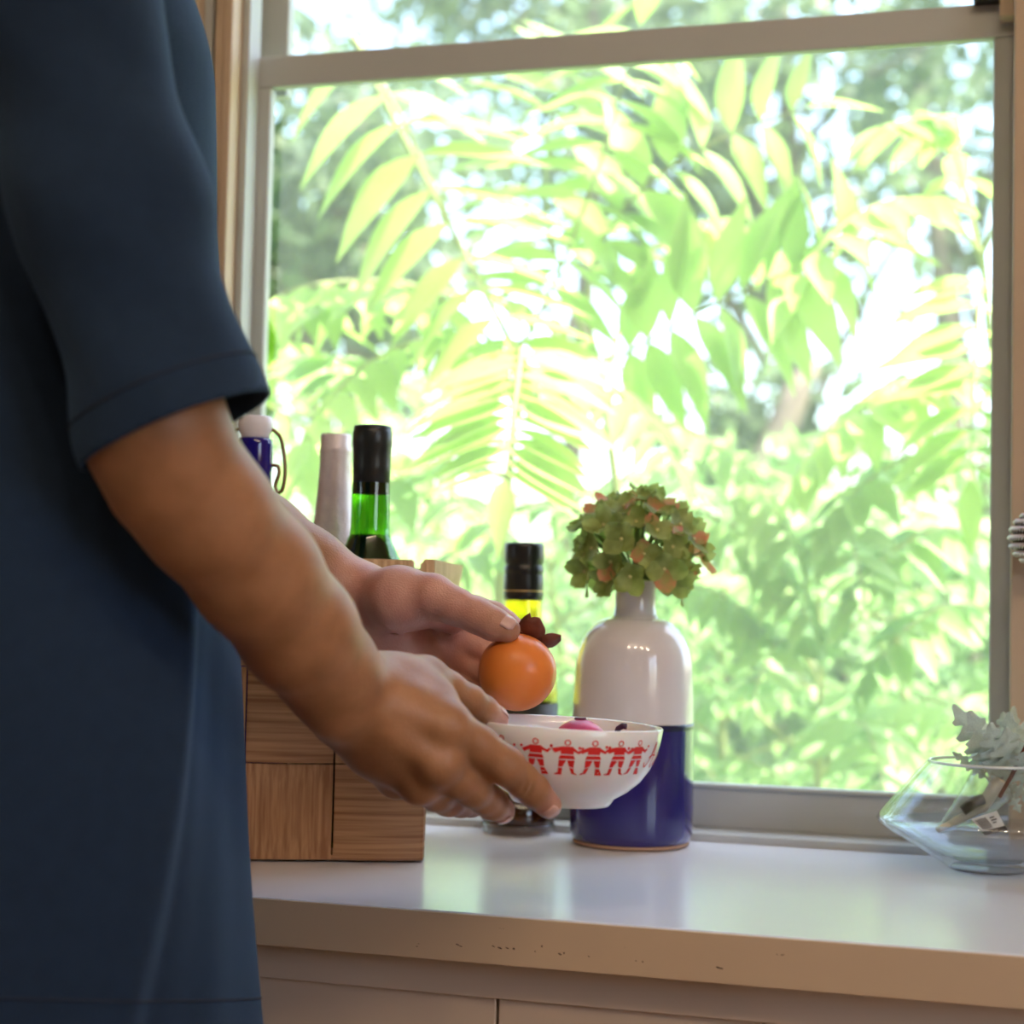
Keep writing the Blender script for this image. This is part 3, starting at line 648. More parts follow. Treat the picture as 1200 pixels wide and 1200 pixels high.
scr2 = stroke(spline([(-.3, .3), (-.1, .1), (.1, .5), (-.05, .6), (.0, .2), (.25, .1), (.45, .4), (.6, .1)], 4), .06)
print_polys('printed_script', scr2, aa+.016, .0290, .017)
# fruit in the bowl
pk = mat('pink fruit skin', (.75, .10, .25), .3, .35, 60, sss=.2)
def fruit(name, c, r, m_, label, cat, sq=.9):
    E = tag(empty(name, c), label, cat)
    lathe('flesh', [(0, -r*sq)]+[(r*math.cos(a)*(1+.04*math.sin(3*a)), r*sq*math.sin(a)) for a in np.linspace(-1.45, 1.40, 20)]+[(r*.06, r*sq*.93), (0, r*sq*.90)], 32, m_, E, T(c)); return E
c1 = BWM @ Vector((0, 0, .0395)); c1 = c1+Vector(rt)*.012+Vector((fw[0], fw[1], 0))*.022
F1 = fruit('pink_fruit', c1, .0185, pk, 'round pink fruit lying inside the white bowl', 'fruit')
lathe('calyx', [(0, .001), (.004, .0012), (.0045, 0), (.004, -.0005)], 12, mat('dark calyx', (.12, .02, .06), .5), F1, T(c1+Vector((0, 0, .0165))))
c2 = BWM @ Vector((0, 0, .0375)); c2 = c2+Vector(rt)*.0375+Vector((fw[0], fw[1], 0))*.014
drk = mat('dark berry skin', (.06, .015, .04), .3)
F2 = fruit('dark_berry', c2, .0100, drk, 'small dark purple berry beside the pink fruit in the bowl', 'fruit')
tube('stalk', [c2+Vector((0, 0, .009)), c2+Vector((.001, 0, .0125)), c2+Vector((.004, 0, .0145)), c2+Vector((.007, 0, .0142))], .0022, drk, F2)
# persimmon
pc = Vector(P(606, 788, 1.237)); pr = .0283
pers = mat('persimmon skin', (.82, .25, .045), .36, sss=.12, col2=(.74, .18, .025), nscale=30, coat=.08)
PE = tag(empty('persimmon', pc), 'orange persimmon with dry brown calyx held over the bowl', 'fruit')
axis = (Vector(up)*.80+Vector(rt)*.36+Vector(fw)*.50).normalized(); PM = T(pc) @ axis.to_track_quat('Z', 'Y').to_matrix().to_4x4()
pp = [(0, -pr*.96)]+[(pr*math.cos(a)**.92*(1.0+.02*math.sin(2*a)), pr*.97*math.sin(a)) for a in np.linspace(-1.45, 1.30, 22)]+[(pr*.12, pr*.90), (0, pr*.87)]
lathe('flesh', pp, 48, pers, PE, PM)
cal = mat('dry calyx', (.20, .055, .03), .65, .4, 90, .4, 200)
for k in range(4):
    vs_, fs_ = [], []
    for i in range(7):
        u = i/6; w_ = .0105*math.sin(math.pi*(.18+.72*u))**.8; rr = .004+.0165*u; zz = pr*.90+.0005+.010*u**1.6-.003*u*(1-u)
        for j in range(5):
            v = (j/4-.5)*2; vs_.append((rr, v*w_, zz+.0025*v*v+.0012*math.sin(6*u+4*v+k)))
    for i in range(6):
        for j in range(4): fs_.append((i*5+j, i*5+j+1, (i+1)*5+j+1, (i+1)*5+j))
    o = mesh('calyx_lobe', [PM @ (Matrix.Rotation(k*math.pi/2+.5, 3, 'Z') @ Vector(v)) for v in vs_], fs_, cal, PE, True)
    md = o.modifiers.new('thick', 'SOLIDIFY'); md.thickness = .0008
lathe('stalk', [(.0045, pr*.86), (.004, pr*.98), (.0025, pr*1.08), (0, pr*1.09)], 10, cal, PE, PM)
# ---------------------------------------------------------------- person
def skin_mat():
    M = bpy.data.materials.new('skin'); M.use_nodes = True; t = M.node_tree; b = t.nodes['Principled BSDF']
    at = t.nodes.new('ShaderNodeAttribute'); at.attribute_name = 'palm'
    g = t.nodes.new('ShaderNodeNewGeometry'); n = t.nodes.new('ShaderNodeTexNoise'); n.inputs['Scale'].default_value = 55; n.inputs['Detail'].default_value = 4
    rp = t.nodes.new('ShaderNodeValToRGB'); rp.color_ramp.elements[0].position = .3; rp.color_ramp.elements[1].position = .7
    rp.color_ramp.elements[0].color = (.31, .140, .060, 1); rp.color_ramp.elements[1].color = (.40, .190, .090, 1)
    rq = t.nodes.new('ShaderNodeValToRGB'); rq.color_ramp.elements[0].position = .3; rq.color_ramp.elements[1].position = .7
    rq.color_ramp.elements[0].color = (.52, .24, .19, 1); rq.color_ramp.elements[1].color = (.60, .32, .25, 1)
    mx = t.nodes.new('ShaderNodeMixRGB')
    n2 = t.nodes.new('ShaderNodeTexNoise'); n2.inputs['Scale'].default_value = 420; n2.inputs['Detail'].default_value = 3
    n3 = t.nodes.new('ShaderNodeTexVoronoi'); n3.inputs['Scale'].default_value = 700
    ad = t.nodes.new('ShaderNodeMath'); bp = t.nodes.new('ShaderNodeBump'); bp.inputs['Strength'].default_value = .22; bp.inputs['Distance'].default_value = .0006
    for a_, b_ in ((g.outputs['Position'], n.inputs[0]), (n.outputs[0], rp.inputs[0]), (n.outputs[0], rq.inputs[0]), (at.outputs['Fac'], mx.inputs[0]), (rp.outputs[0], mx.inputs[1]), (rq.outputs[0], mx.inputs[2]), (mx.outputs[0], b.inputs['Base Color']),
                   (g.outputs['Position'], n2.inputs[0]), (g.outputs['Position'], n3.inputs[0]), (n2.outputs[0], ad.inputs[0]), (n3.outputs[0], ad.inputs[1]), (ad.outputs[0], bp.inputs['Height']), (bp.outputs[0], b.inputs['Normal'])): t.links.new(a_, b_)
    b.inputs['Roughness'].default_value = .48; b.inputs['Subsurface Weight'].default_value = .18; b.inputs['Subsurface Radius'].default_value = (1, .35, .2); b.inputs['Subsurface Scale'].default_value = .006
    return M
skin = skin_mat()
Fd = np.array([r0[0], r0[1], 0.]); Ld = np.array([fw[0], fw[1], 0.]); Ld /= np.linalg.norm(Ld)   # facing, and towards the left side (away from the camera)
def X(xm, d, z): return np.array([0, 0, 0])+Fd*xm+Ld*d+np.array([0, 0, z])       # metres right of the view axis, metres away, height
BCX = lambda z: -.158-.140+(-.316+.298)*np.clip((z-.72)/(1.33-.72), 0, 1.3)      # torso centre (leans with the hanging shirt)
TD = 1.095
# joints
shR, elR, wrR = P(60, -95, .945), P(181, 502, .925), P(408, 812, 1.06)
shL, elL, wrL = P(95, -90, 1.235), P(110, 515, 1.265), P(403, 694, 1.295)
H0 = 1.0012
allp = [elR, wrR, elL, wrL, P(660, 970, 1.0), P(640, 660, 1.33), P(100, 440, .86), P(620, 980, 1.3)]
lo_ = np.min(allp, 0)-.06; hi_ = np.max(allp, 0)+.05
fld = Field(lo_, hi_, .00155)
# --- right arm, holding the bowl
toC = -fw
fr = [elR, P(206, 556, .937), P(242, 602, .952), P(300, 672, .985), P(350, 740, 1.018), P(385, 786, 1.043), wrR]
fld.chain(fr, [.0375, .0370, .0366, .0362, .0345, .0300, .0272], k=.01, kin=.01)
fld.chain([elR, elR*.75+shR*.25], [.0375, .039], k=.012)
mcp = [P(523, 850, 1.072), P(514, 893, 1.072), P(492, 916, 1.088), P(466, 912, 1.108)]
wr_top, wr_bot = P(424, 806, 1.068), P(404, 838, 1.075)
starts = [wr_top, P(414, 822, 1.066), P(408, 834, 1.072), wr_bot]
for i, (q, st) in enumerate(zip(mcp, starts)):
    r1 = [.0160, .0160, .0155, .0155][i]; r2 = [.0145, .0148, .0138, .0125][i]
    mid = st*.5+q*.5+toC*.002
    fld.chain([st, mid, q], [.0185, r1, r2], k=.014, kin=.01)
fld.chain([P(432, 838, 1.085), P(462, 885, 1.115)], [.020, .016], k=.016)            # heel of the hand
fld.chain([P(440, 820, 1.09), P(500, 850, 1.10)], [.020, .016], k=.014)              # palm fill
# thumb root and web
th = [P(438, 803, 1.082), P(498, 796, 1.112), P(549, 822, 1.138), P(582, 843, 1.158)]
fld.chain([th[0], th[1]], [.019, .0148], k=.016)
fld.chain([P(470, 806, 1.09), P(510, 822, 1.088)], [.016, .0135], k=.018)
# fingers
fin = [
 ([mcp[0], P(560, 874, 1.082), P(592, 897, 1.092), P(612, 914, 1.102), P(625, 926, 1.110), P(643, 944, 1.121)], [.0142, .0128, .0122, .0106, .0104, .0086]),
 ([mcp[1], P(536, 912, 1.085), P(554, 924, 1.098), P(568, 935, 1.112), P(577, 942, 1.122), P(589, 950, 1.136)], [.0145, .0122, .0118, .0104, .0102, .0084]),
 ([mcp[2], P(512, 929, 1.108), P(526, 936, 1.126), P(540, 940, 1.142), P(552, 940, 1.156), P(568, 937, 1.172)], [.0135, .0115, .0112, .0098, .0096, .0080]),
 ([mcp[3], P(488, 920, 1.128), P(502, 926, 1.146), P(514, 928, 1.158), P(524, 927, 1.170), P(538, 922, 1.184)], [.0122, .0100, .0098, .0088, .0086, .0072])]
for i, (p, r_) in enumerate(fin): fld.chain(p, r_, k=.005 if i else .006, kin=.004)
fld.chain(th[1:2]+[P(524, 808, 1.125)]+th[2:3]+[P(566, 833, 1.149)]+th[3:], [.0148, .0122, .0112, .0102, .0082], k=.005, kin=.004)
# knuckles, extensor tendons, wrist bone
for q, r_ in zip(mcp[:3], (.0085, .0085, .0075)): fld.chain([q+toC*.0075, q+toC*.0076+rt*.001], [r_, r_], k=.012)
for q, st in ((mcp[0], starts[0]), (mcp[1], starts[1]), (mcp[2], starts[2])):
    fld.chain([st*.55+q*.45+toC*.0145, q*.88+st*.12+toC*.0135], [.0022, .0026], k=.010)
fld.chain([P(392, 836, 1.045), P(393, 837, 1.045)], [.0125, .0125], k=.018)
# creases
fld.chain([P(620, 912, 1.088), P(612, 930, 1.093)], [.0012, .0012], k=.002, cut=True)
fld.chain([P(626, 915, 1.092), P(617, 934, 1.096)], [.0010, .0010], k=.002, cut=True)
fld.chain([P(566, 924, 1.090), P(557, 940, 1.095)], [.0012, .0012], k=.002, cut=True)
# --- left arm, palm towards the camera, holding the fruit
fl_ = [elL, P(200, 575, 1.278), P(300, 634, 1.287), P(360, 670, 1.292), wrL]
fld.chain(fl_, [.0420, .0400, .0365, .0315, .0268], k=.01, kin=.01)
fld.chain([elL, elL*.75+shL*.25], [.043, .044], k=.012)
mcl = [P(527, 712, 1.297), P(530, 745, 1.302), P(520, 774, 1.297), P(504, 797, 1.284)]
for i, q in enumerate(mcl):
    st = [P(418, 690, 1.30), P(414, 702, 1.302), P(410, 714, 1.30), P(408, 724, 1.295)][i]
    fld.chain([st, st*.5+q*.5+fw*.003, q], [.0180, .0150, [.0135, .0135, .0128, .0118][i]], k=.014, kin=.01)
fld.chain([P(430, 726, 1.29), P(480, 775, 1.283)], [.0200, .0165], k=.016)            # little finger side of the palm
fld.chain([P(432, 698, 1.285), P(468, 702, 1.262), P(506, 700, 1.248)], [.0195, .0225, .0160], k=.014, kin=.012)  # ball of the thumb
fld.chain([P(500, 712, 1.262), P(528, 722, 1.28)], [.012, .012], k=.014)             # web
tl_ = [P(506, 698, 1.248), P(534, 711, 1.240), P(560, 722, 1.2335), P(578, 731, 1.228), P(595, 738, 1.2235)]
fld.chain(tl_, [.0158, .0132, .0122, .0116, .0092], k=.006, kin=.005)
finl = [
 ([mcl[0], P(556, 716, 1.302), P(578, 722, 1.301), P(592, 731, 1.299), P(603, 741, 1.296), P(614, 756, 1.290)], [.0132, .0115, .0108, .0098, .0094, .0078]),
 ([mcl[1], P(556, 756, 1.305), P(578, 766, 1.304), P(592, 776, 1.297), P(602, 786, 1.290), P(614, 796, 1.278)], [.0135, .0115, .0110, .0098, .0096, .0078]),
 ([mcl[2], P(542, 784, 1.302), P(560, 792, 1.301), P(576, 800, 1.293), P(588, 808, 1.284), P(600, 813, 1.274)], [.0128, .0108, .0104, .0094, .0092, .0074]),
 ([mcl[3], P(522, 804, 1.288), P(538, 809, 1.287), P(552, 813, 1.281), P(562, 816, 1.275), P(574, 818, 1.266)], [.0116, .0096, .0092, .0084, .0082, .0068])]
for i, (p, r_) in enumerate(finl): fld.chain(p, r_, k=.004, kin=.004)
def crease(pts, d, r_=.0011): fld.chain([P(x, y, d_) for (x, y), d_ in zip(pts, d)], [r_]*len(pts), k=.003, cut=True)
crease([(444, 728), (462, 738), (490, 738), (512, 728), (528, 720)], [1.262, 1.262, 1.266, 1.270, 1.272], .0014)
crease([(505, 752), (520, 741), (540, 738)], [1.278, 1.282, 1.287], .0012)
Vh, Fh = nets(fld.D, fld.lo, fld.h); Vh = relax(Vh, Fh, 4); del fld
# --- rest of the body (mostly under the clothes, outside the frame)
bodyc = lambda z, d=0, f=0: X(BCX(z)-.0+f, TD+d, z)
bf_ = Field(X(-.62, .72, 0)-[.12, .12, .02], X(.05, 1.48, 1.72)+[.05, .05, .06], .009)
pel = bodyc(.86, 0, -.01)
for sg, s_, e_ in ((-1, shR, elR), (1, shL, elL)):
    bf_.chain([s_, s_*.5+e_*.5, e_], [.046, .040, .039], k=.03)
    hip = pel+Ld*sg*.085; kn = np.array([hip[0], hip[1], .47])+Fd*.015; an = np.array([hip[0], hip[1], .085])-Fd*.01
    bf_.chain([hip, kn], [.082, .054], k=.03); bf_.chain([kn, kn*.65+an*.35-Fd*.008, an], [.052, .050, .034], k=.02)
    bf_.chain([an-[0, 0, .035]-Fd*.03, an+Fd*.11-[0, 0, .052], an+Fd*.16-[0, 0, .060]], [.036, .030, .022], k=.02)
bf_.chain([pel, bodyc(1.02), bodyc(1.20), bodyc(1.32)], [.112, .095, .094, .080], k=.03, flat=(Ld, 1.25))
bf_.chain([shR+Ld*.01, bodyc(1.37, 0, .0), shL-Ld*.01], [.050, .055, .050], k=.04)
nk = bodyc(1.42, 0, -.005); hd = bodyc(1.565, 0, .03)
bf_.chain([nk, hd-[0, 0, .07]], [.052, .05], k=.03)
bf_.chain([hd+[0, 0, .015]-Fd*.012, hd-[0, 0, .055]+Fd*.022], [.088, .060], k=.03, flat=(Ld, .84))
bf_.chain([hd+Fd*.088-[0, 0, .0], hd+Fd*.108-[0, 0, .032]], [.009, .014], k=.015)            # nose
bf_.chain([hd+Fd*.082-[0, 0, .062]-Ld*.012, hd+Fd*.082-[0, 0, .062]+Ld*.012], [.012, .012], k=.008)   # lips
for sg in (-1, 1): bf_.chain([hd+Ld*sg*.078+[0, 0, .01]-Fd*.015, hd+Ld*sg*.076-[0, 0, .03]-Fd*.008], [.018, .012], k=.008, flat=(Ld, .5))
Vb, Fb = nets(bf_.D, bf_.lo, bf_.h); Vb = relax(Vb, Fb, 4)
person = tag(empty('person', (pel[0], pel[1], 0)), 'person in a loose navy short sleeve shirt holding a bowl and a fruit', 'person')
Vall = np.concatenate([Vh, Vb]); Fall = np.concatenate([Fh, Fb+len(Vh)])
body = np_mesh('body', Vall, Fall, skin, person)
# palms and fingertips are pinker
nrm = np.zeros((len(Vall), 3), np.float32); body.data.vertex_normals.foreach_get('vector', nrm.ravel()) if False else None
nn = np.array([v.vector[:] for v in body.data.vertex_normals]) if len(Vall) < 400000 else np.zeros_like(Vall)
palm = np.zeros(len(Vall))
pcL = P(505, 740, 1.28); pnL = -fw; dL = np.linalg.norm(Vall-pcL, axis=1)
palm = np.maximum(palm, (1-sstep(.060, .105, dL))*(.55+.45*sstep(-.2, .4, nn@pnL)))
for tip in [f[0][-1] for f in fin]+[th[3]]: palm = np.maximum(palm, .8*(1-sstep(.008, .024, np.linalg.norm(Vall-tip, axis=1))))
pcR = P(500, 880, 1.11); dR = np.linalg.norm(Vall-pcR, axis=1); palm = np.maximum(palm, (1-sstep(.05, .09, dR))*sstep(.2, .7, nn@(fw*.8-up*.5)))
a_ = body.data.attributes.new('palm', 'FLOAT', 'POINT'); a_.data.foreach_set('value', palm.astype(np.float32))
# nails
nailm = mat('finger nail', (.62, .38, .33), .25, coat=.3)
def nail(dip, tip, outward, w, L, r_):
    x = Vector(tip-dip).normalized(); z = Vector(outward); z = (z-x*z.dot(x)).normalized(); y = z.cross(x)
    vs_, fs_ = [], []
    for i in range(7):
        u = i/6
        for j in range(7):
            v = (j/6-.5)*2; ww = w*max(.25, (1-min(1, abs(u-.47)/.58)**3.2))**.5
            a = v*ww/r_; vs_.append(Vector(tip)+x*(u*L-L*.55)+(y*math.sin(a)+z*math.cos(a))*(r_+.0006)-z*(.0016*max(0, u-.4)**2*6))
    for i in range(6):
        for j in range(6): fs_.append((i*7+j, i*7+j+1, (i+1)*7+j+1, (i+1)*7+j))
    o = mesh('nail', vs_, fs_, nailm, person, True); md = o.modifiers.new('t', 'SOLIDIFY'); md.thickness = .0007
nail(tl_[3], tl_[4], up*.75-fw*.55-rt*.1, .0062, .0125, .0092)
nail(fin[0][0][4], fin[0][0][5], -fw*.6+rt*.35-up*.55, .0052, .0105, .0084)
nail(fin[1][0][4], fin[1][0][5], -fw*.6+rt*.2-up*.6, .0050, .0100, .0083)
nail(th[2], th[3], up*.8+rt*.2-fw*.25, .0058, .0115, .0081)
# eyes and hair
eyem = mat('eye white', (.8, .8, .78), .2); iris = mat('dark iris', (.03, .018, .012), .15); hairm = mat('black hair', (.012, .010, .010), .45, .3, 80, .4, 200, stretch=(1, 1, .1))
for sg in (-1, 1):
    ec = hd+Fd*.074+Ld*sg*.030+[0, 0, .004]
    bm = bmesh.new(); bmesh.ops.create_uvsphere(bm, u_segments=16, v_segments=10, radius=.0125); bm.transform(T(ec)); eo = from_bm('eye', bm, eyem, person, True)
    bm = bmesh.new(); bmesh.ops.create_uvsphere(bm, u_segments=12, v_segments=8, radius=.006); bm.transform(T(ec+Fd*.0078)); child(from_bm('iris', bm, iris, None, True), eo)
hf = Field(hd-[.16, .16, .16], hd+[.16, .16, .16], .006)
hf.chain([hd+[0, 0, .035]-Fd*.028, hd-[0, 0, .03]-Fd*.045], [.093, .078], k=.02, flat=(Ld, .90))
Vr, Fr_ = nets(hf.D, hf.lo, hf.h); np_mesh('hair', relax(Vr, Fr_, 2), Fr_, hairm, person)
# trousers and shoes
denim = mat('dark trousers', (.02, .022, .028), .8, .2, 60, .2, 200); shoem = mat('dark shoes', (.03, .025, .022), .5)
tf = Field(X(-.60, .80, 0)-[.1, .1, 0], X(-.02, 1.40, .98)+[.1, .1, 0], .009)
for sg in (-1, 1):
    hip = pel+Ld*sg*.085; kn = np.array([hip[0], hip[1], .47])+Fd*.015; an = np.array([hip[0], hip[1], .085])-Fd*.01
    tf.chain([hip, kn, an+[0, 0, .01]], [.094, .070, .058], k=.015, kin=.02)
tf.chain([pel-[0, 0, .01]-Ld*.05, pel-[0, 0, .01]+Ld*.05], [.112, .112], k=.03)
tf.chain([pel+[0, 0, .04], pel+[0, 0, .12]], [.12, .105], k=.03, flat=(Ld, 1.2))
Vt, Ft = nets(tf.D, tf.lo, tf.h); np_mesh('trousers', relax(Vt, Ft, 4), Ft, denim, person)
for sg in (-1, 1):
    hip = pel+Ld*sg*.085; an = np.array([hip[0], hip[1], .085])-Fd*.01
    sf = Field(an-[.25, .25, .085], an+[.25, .25, .06], .006)
    sf.chain([an-[0, 0, .038]-Fd*.035, an+Fd*.10-[0, 0, .045], an+Fd*.165-[0, 0, .052]], [.044, .040, .032], k=.02, kin=.02)
    sf.chain([an-Fd*.01-[0, 0, .03], an-Fd*.005+[0, 0, .01]], [.046, .046], k=.02)
    v, f = nets(sf.D, sf.lo, sf.h); v = relax(v, f, 2); v[:, 2] = np.maximum(v[:, 2], .0005); np_mesh('shoe', v, f, shoem, person)
# shirt: torso and two sleeves as one cloth, open at hem, neck and cuffs
clothm = mat('navy cotton', (.013, .027, .055), .9, .14, 90, .35, 900, spec=.2, sheen=.22)
clothm.node_tree.nodes['Principled BSDF'].inputs['Sheen Tint'].default_value = (.30, .55, 1, 1); clothm.node_tree.nodes['Principled BSDF'].inputs['Sheen Roughness'].default_value = .5  # blue sheen tint stands in for cool window light on cloth edges
ZH = .683
hemc, hemax = P(207, 505, .925), None
slR = [P(35, -150, .955), P(62, -20, .945), P(130, 240, .935), P(207, 505, .925), P(245, 600, .92)]
srR = [.058, .0520, .0475, .0485, .0490]
slL = [P(90, -150, 1.225), P(92, -20, 1.235), P(80, 240, 1.245), P(88, 460, 1.255), P(90, 560, 1.258)]
srL = [.060, .0555, .053, .054, .054]
sfld = Field(X(-.62, .80, .62), X(-.62, .80, .62)+.001, .004)
lo_ = np.min([X(a, b, .64) for a in (-.50, -.06) for b in (.80, 1.36)], 0); hi_ = np.max([X(a, b, 1.46) for a in (-.50, -.06) for b in (.80, 1.36)], 0)
sfld = Field(lo_, hi_, .0038)
sl, (GX, GY, GZ) = sfld.sub(lo_, hi_)
def torso(GX, GY, GZ):
    f = GX*Fd[0]+GY*Fd[1]; l = GX*Ld[0]+GY*Ld[1]; z = GZ
    t = np.clip((z-.70)/(1.35-.70), 0, 1)
    a = .140-.024*t; b = .152+.006*t; cx = np.interp(z.ravel(), [.69, .77, .918, 1.21, 1.35], [-.151, -.158, -.170, -.203, -.206]).reshape(z.shape)-a
    taper = sstep(1.30, 1.46, z); a = a*(1-.35*taper); b = b*(1-.45*taper)
    th_ = np.arctan2((l-TD)/b, (f-cx)/a)            # 0 = front, negative = near the camera
    low = 1-sstep(.80, 1.15, z)
    thf = R(-29)+(R(-56)-R(-29))*np.clip((.96-z)/(.96-.70), -.3, 1.2)
    step = sstep(-R(5), R(5), thf-th_)*sstep(R(-125), R(-70), th_-thf+R(0))
    disp = .017*step*low + .007*np.sin(3*th_+5*z)*(.25+.75*low) + .004*np.sin(7*th_-9*z+1)*low + .0035*np.sin(5*th_+16*z)*(1-low)
    dent = np.exp(-((th_-thf-R(14))/R(10))**2)*low*.006
    q = np.sqrt(((f-cx)/a)**2+((l-TD)/b)**2)
    return (q-1)*np.minimum(a, b)*.95-disp+dent
def sleeve(GX, GY, GZ, pts, rad):
    d = None
    for a, b, ra, rb in zip(pts[:-1], pts[1:], rad[:-1], rad[1:]):
        d1 = capsule(GX, GY, GZ, a, b, ra, rb); d = d1 if d is None else smin(d, d1, .03)
    w = GX*(1.1*Fd[0])+GY*(1.1*Fd[1])+GZ
    return d-.0010*np.sin(38*w)-.0008*np.sin(61*w+GZ*40)
Dt = torso(GX, GY, GZ); Dn = sleeve(GX, GY, GZ, slR, srR); Df = sleeve(GX, GY, GZ, slL, srL)
sfld.D = smin(smin(Dt, Dn, .022), Df, .022).astype(np.float32)
Vs, Fs = nets(sfld.D, sfld.lo, sfld.h); Vs = relax(Vs, Fs, 6)
so_ = np_mesh('shirt', Vs, Fs, clothm, person)
vx, vy, vz = Vs.T
isS = [sleeve(vx, vy, vz, slR, srR) < torso(vx, vy, vz)-.012, sleeve(vx, vy, vz, slL, srL) < torso(vx, vy, vz)-.012]
bm = bmesh.new(); bm.from_mesh(so_.data); bm.verts.ensure_lookup_table()
lay = bm.verts.layers.int.new('side')
for i, v in enumerate(bm.verts): v[lay] = 1 if isS[0][i] else (2 if isS[1][i] else 0)
loops = []
def cut(co_, no_, side=None, clear=True):
    fs = [f for f in bm.faces if side is None or all(v[lay] == side for v in f.verts)]
    g = set(fs); 
    for f in fs: g.update(f.verts); g.update(f.edges)
    r_ = bmesh.ops.bisect_plane(bm, geom=list(g), plane_co=Vector(co_), plane_no=Vector(no_), clear_outer=clear)
    return [tuple(tuple(v.co) for v in e.verts) for e in r_['geom_cut'] if isinstance(e, bmesh.types.BMEdge)]
hA, hB, hC = P(0, 1166, .965), P(312, 1169, 1.10), X(-.45, 1.1, .715); hN = np.cross(hB-hA, hC-hA); hN = -hN*np.sign(hN[2])/np.linalg.norm(hN)
cut(hA+hN*.022, hN); loops.append(cut(hA, hN, clear=False))
cut((0, 0, 1.425), tuple(np.array([0, 0, 1])+Fd*.25)) if False else cut(bodyc(1.435), tuple(np.array([0, 0, 1.])+Fd*.12))
# cuff planes: through the cuff corners seen in the photo, edge on to the view
ca, cb = P(110, 547, .925), P(312, 460, .925)
nR = np.cross(cb-ca, fw-.04*up); nR = nR*np.sign(nR@(slR[4]-slR[3])); nR /= np.linalg.norm(nR)
cut(ca, nR, 1); loops.append(cut(ca-nR*.022, nR, 1, clear=False))
nL = slL[4]-slL[3]; nL /= np.linalg.norm(nL); cut(slL[3], nL, 2)
bm.to_mesh(so_.data); bm.free(); so_.data.polygons.foreach_set('use_smooth', [True]*len(so_.data.polygons))
md = so_.modifiers.new('thick', 'SOLIDIFY'); md.thickness = .0022; md.offset = -1
thread = mat('navy stitching', (.012, .02, .04), .9)
for seg in loops:
    vs_, fs_ = [], []
    for a, b in seg:
        if (Vector(a)-Vector(b)).length < 1e-5: continue
        v, f = tube_geo([a, b], .0009, 4); n0 = len(vs_); vs_ += v; fs_ += [tuple(x+n0 for x in q) for q in f[:-2]]
    if vs_:
        o = mesh('hem_stitching', vs_, fs_, thread, person)
        mo = o; 
# ---------------------------------------------------------------- garden outside
lawnm = mat('lawn', (.16, .26, .05), .9, .5, 2.5, .5, 40); barkm = mat('grey brown bark', (.16, .12, .085), .85, .4, 12, .6, 30); gstem = mat('pale green stalk', (.30, .34, .12), .6, .2, 10)
gr = struct(box('ground_garden', (-40, 1.76, -.3), (30, 60, -.02), lawnm, None, 0)); 
leaf_a = mat_leaf('yellow green leaflet', (.30, .50, .09), (.46, .64, .17), .5, 6)
leaf_b = mat_leaf('mid green leaflet', (.20, .38, .11), (.34, .50, .18), .45, 6)
leaf_c = mat_leaf('cool green leaf', (.16, .28, .12), (.28, .42, .18), .4, 5)
leaf_d = mat_leaf('deep green tree leaf', (.10, .15, .08), (.18, .25, .12), .35, 1.2)
def leaflet_mesh(m_, wd=.15, curl=.22):
    prof = [0, .55, .9, 1.0, .92, .74, .5, .25, .02]; vs_, fs_ = [], []
    n_ = len(prof)
    for i, w in enumerate(prof):
        u = i/(n_-1)
        for s_ in (-1, 0, 1): vs_.append((u, s_*w*wd, -curl*u*u+.10*abs(s_)*w*.6))
    for i in range(n_-1):
        for j in range(2): fs_.append((i*3+j, i*3+j+1, (i+1)*3+j+1, (i+1)*3+j))
    me = bpy.data.meshes.new('leaflet'); me.from_pydata(vs_, [], fs_); me.materials.append(m_); me.polygons.foreach_set('use_smooth', [True]*len(fs_)); return me
LM = {'a': [leaflet_mesh(leaf_a, .16, .12), leaflet_mesh(leaf_a, .18, .2)], 'b': [leaflet_mesh(leaf_b, .16, .15), leaflet_mesh(leaf_b, .18, .25)], 'c': [leaflet_mesh(leaf_c, .22, .2), leaflet_mesh(leaf_c, .26, .3)]}
def frame(A, x, zup, L):
    x = x.normalized(); y = zup.cross(x)
    if y.length < 1e-3: y = Vector((1, 0, 0)).cross(x)
    y.normalize(); z = x.cross(y)
    return Matrix(((x.x*L, y.x*L, z.x*L, A.x), (x.y*L, y.y*L, z.y*L, A.y), (x.z*L, y.z*L, z.z*L, A.z), (0, 0, 0, 1)))
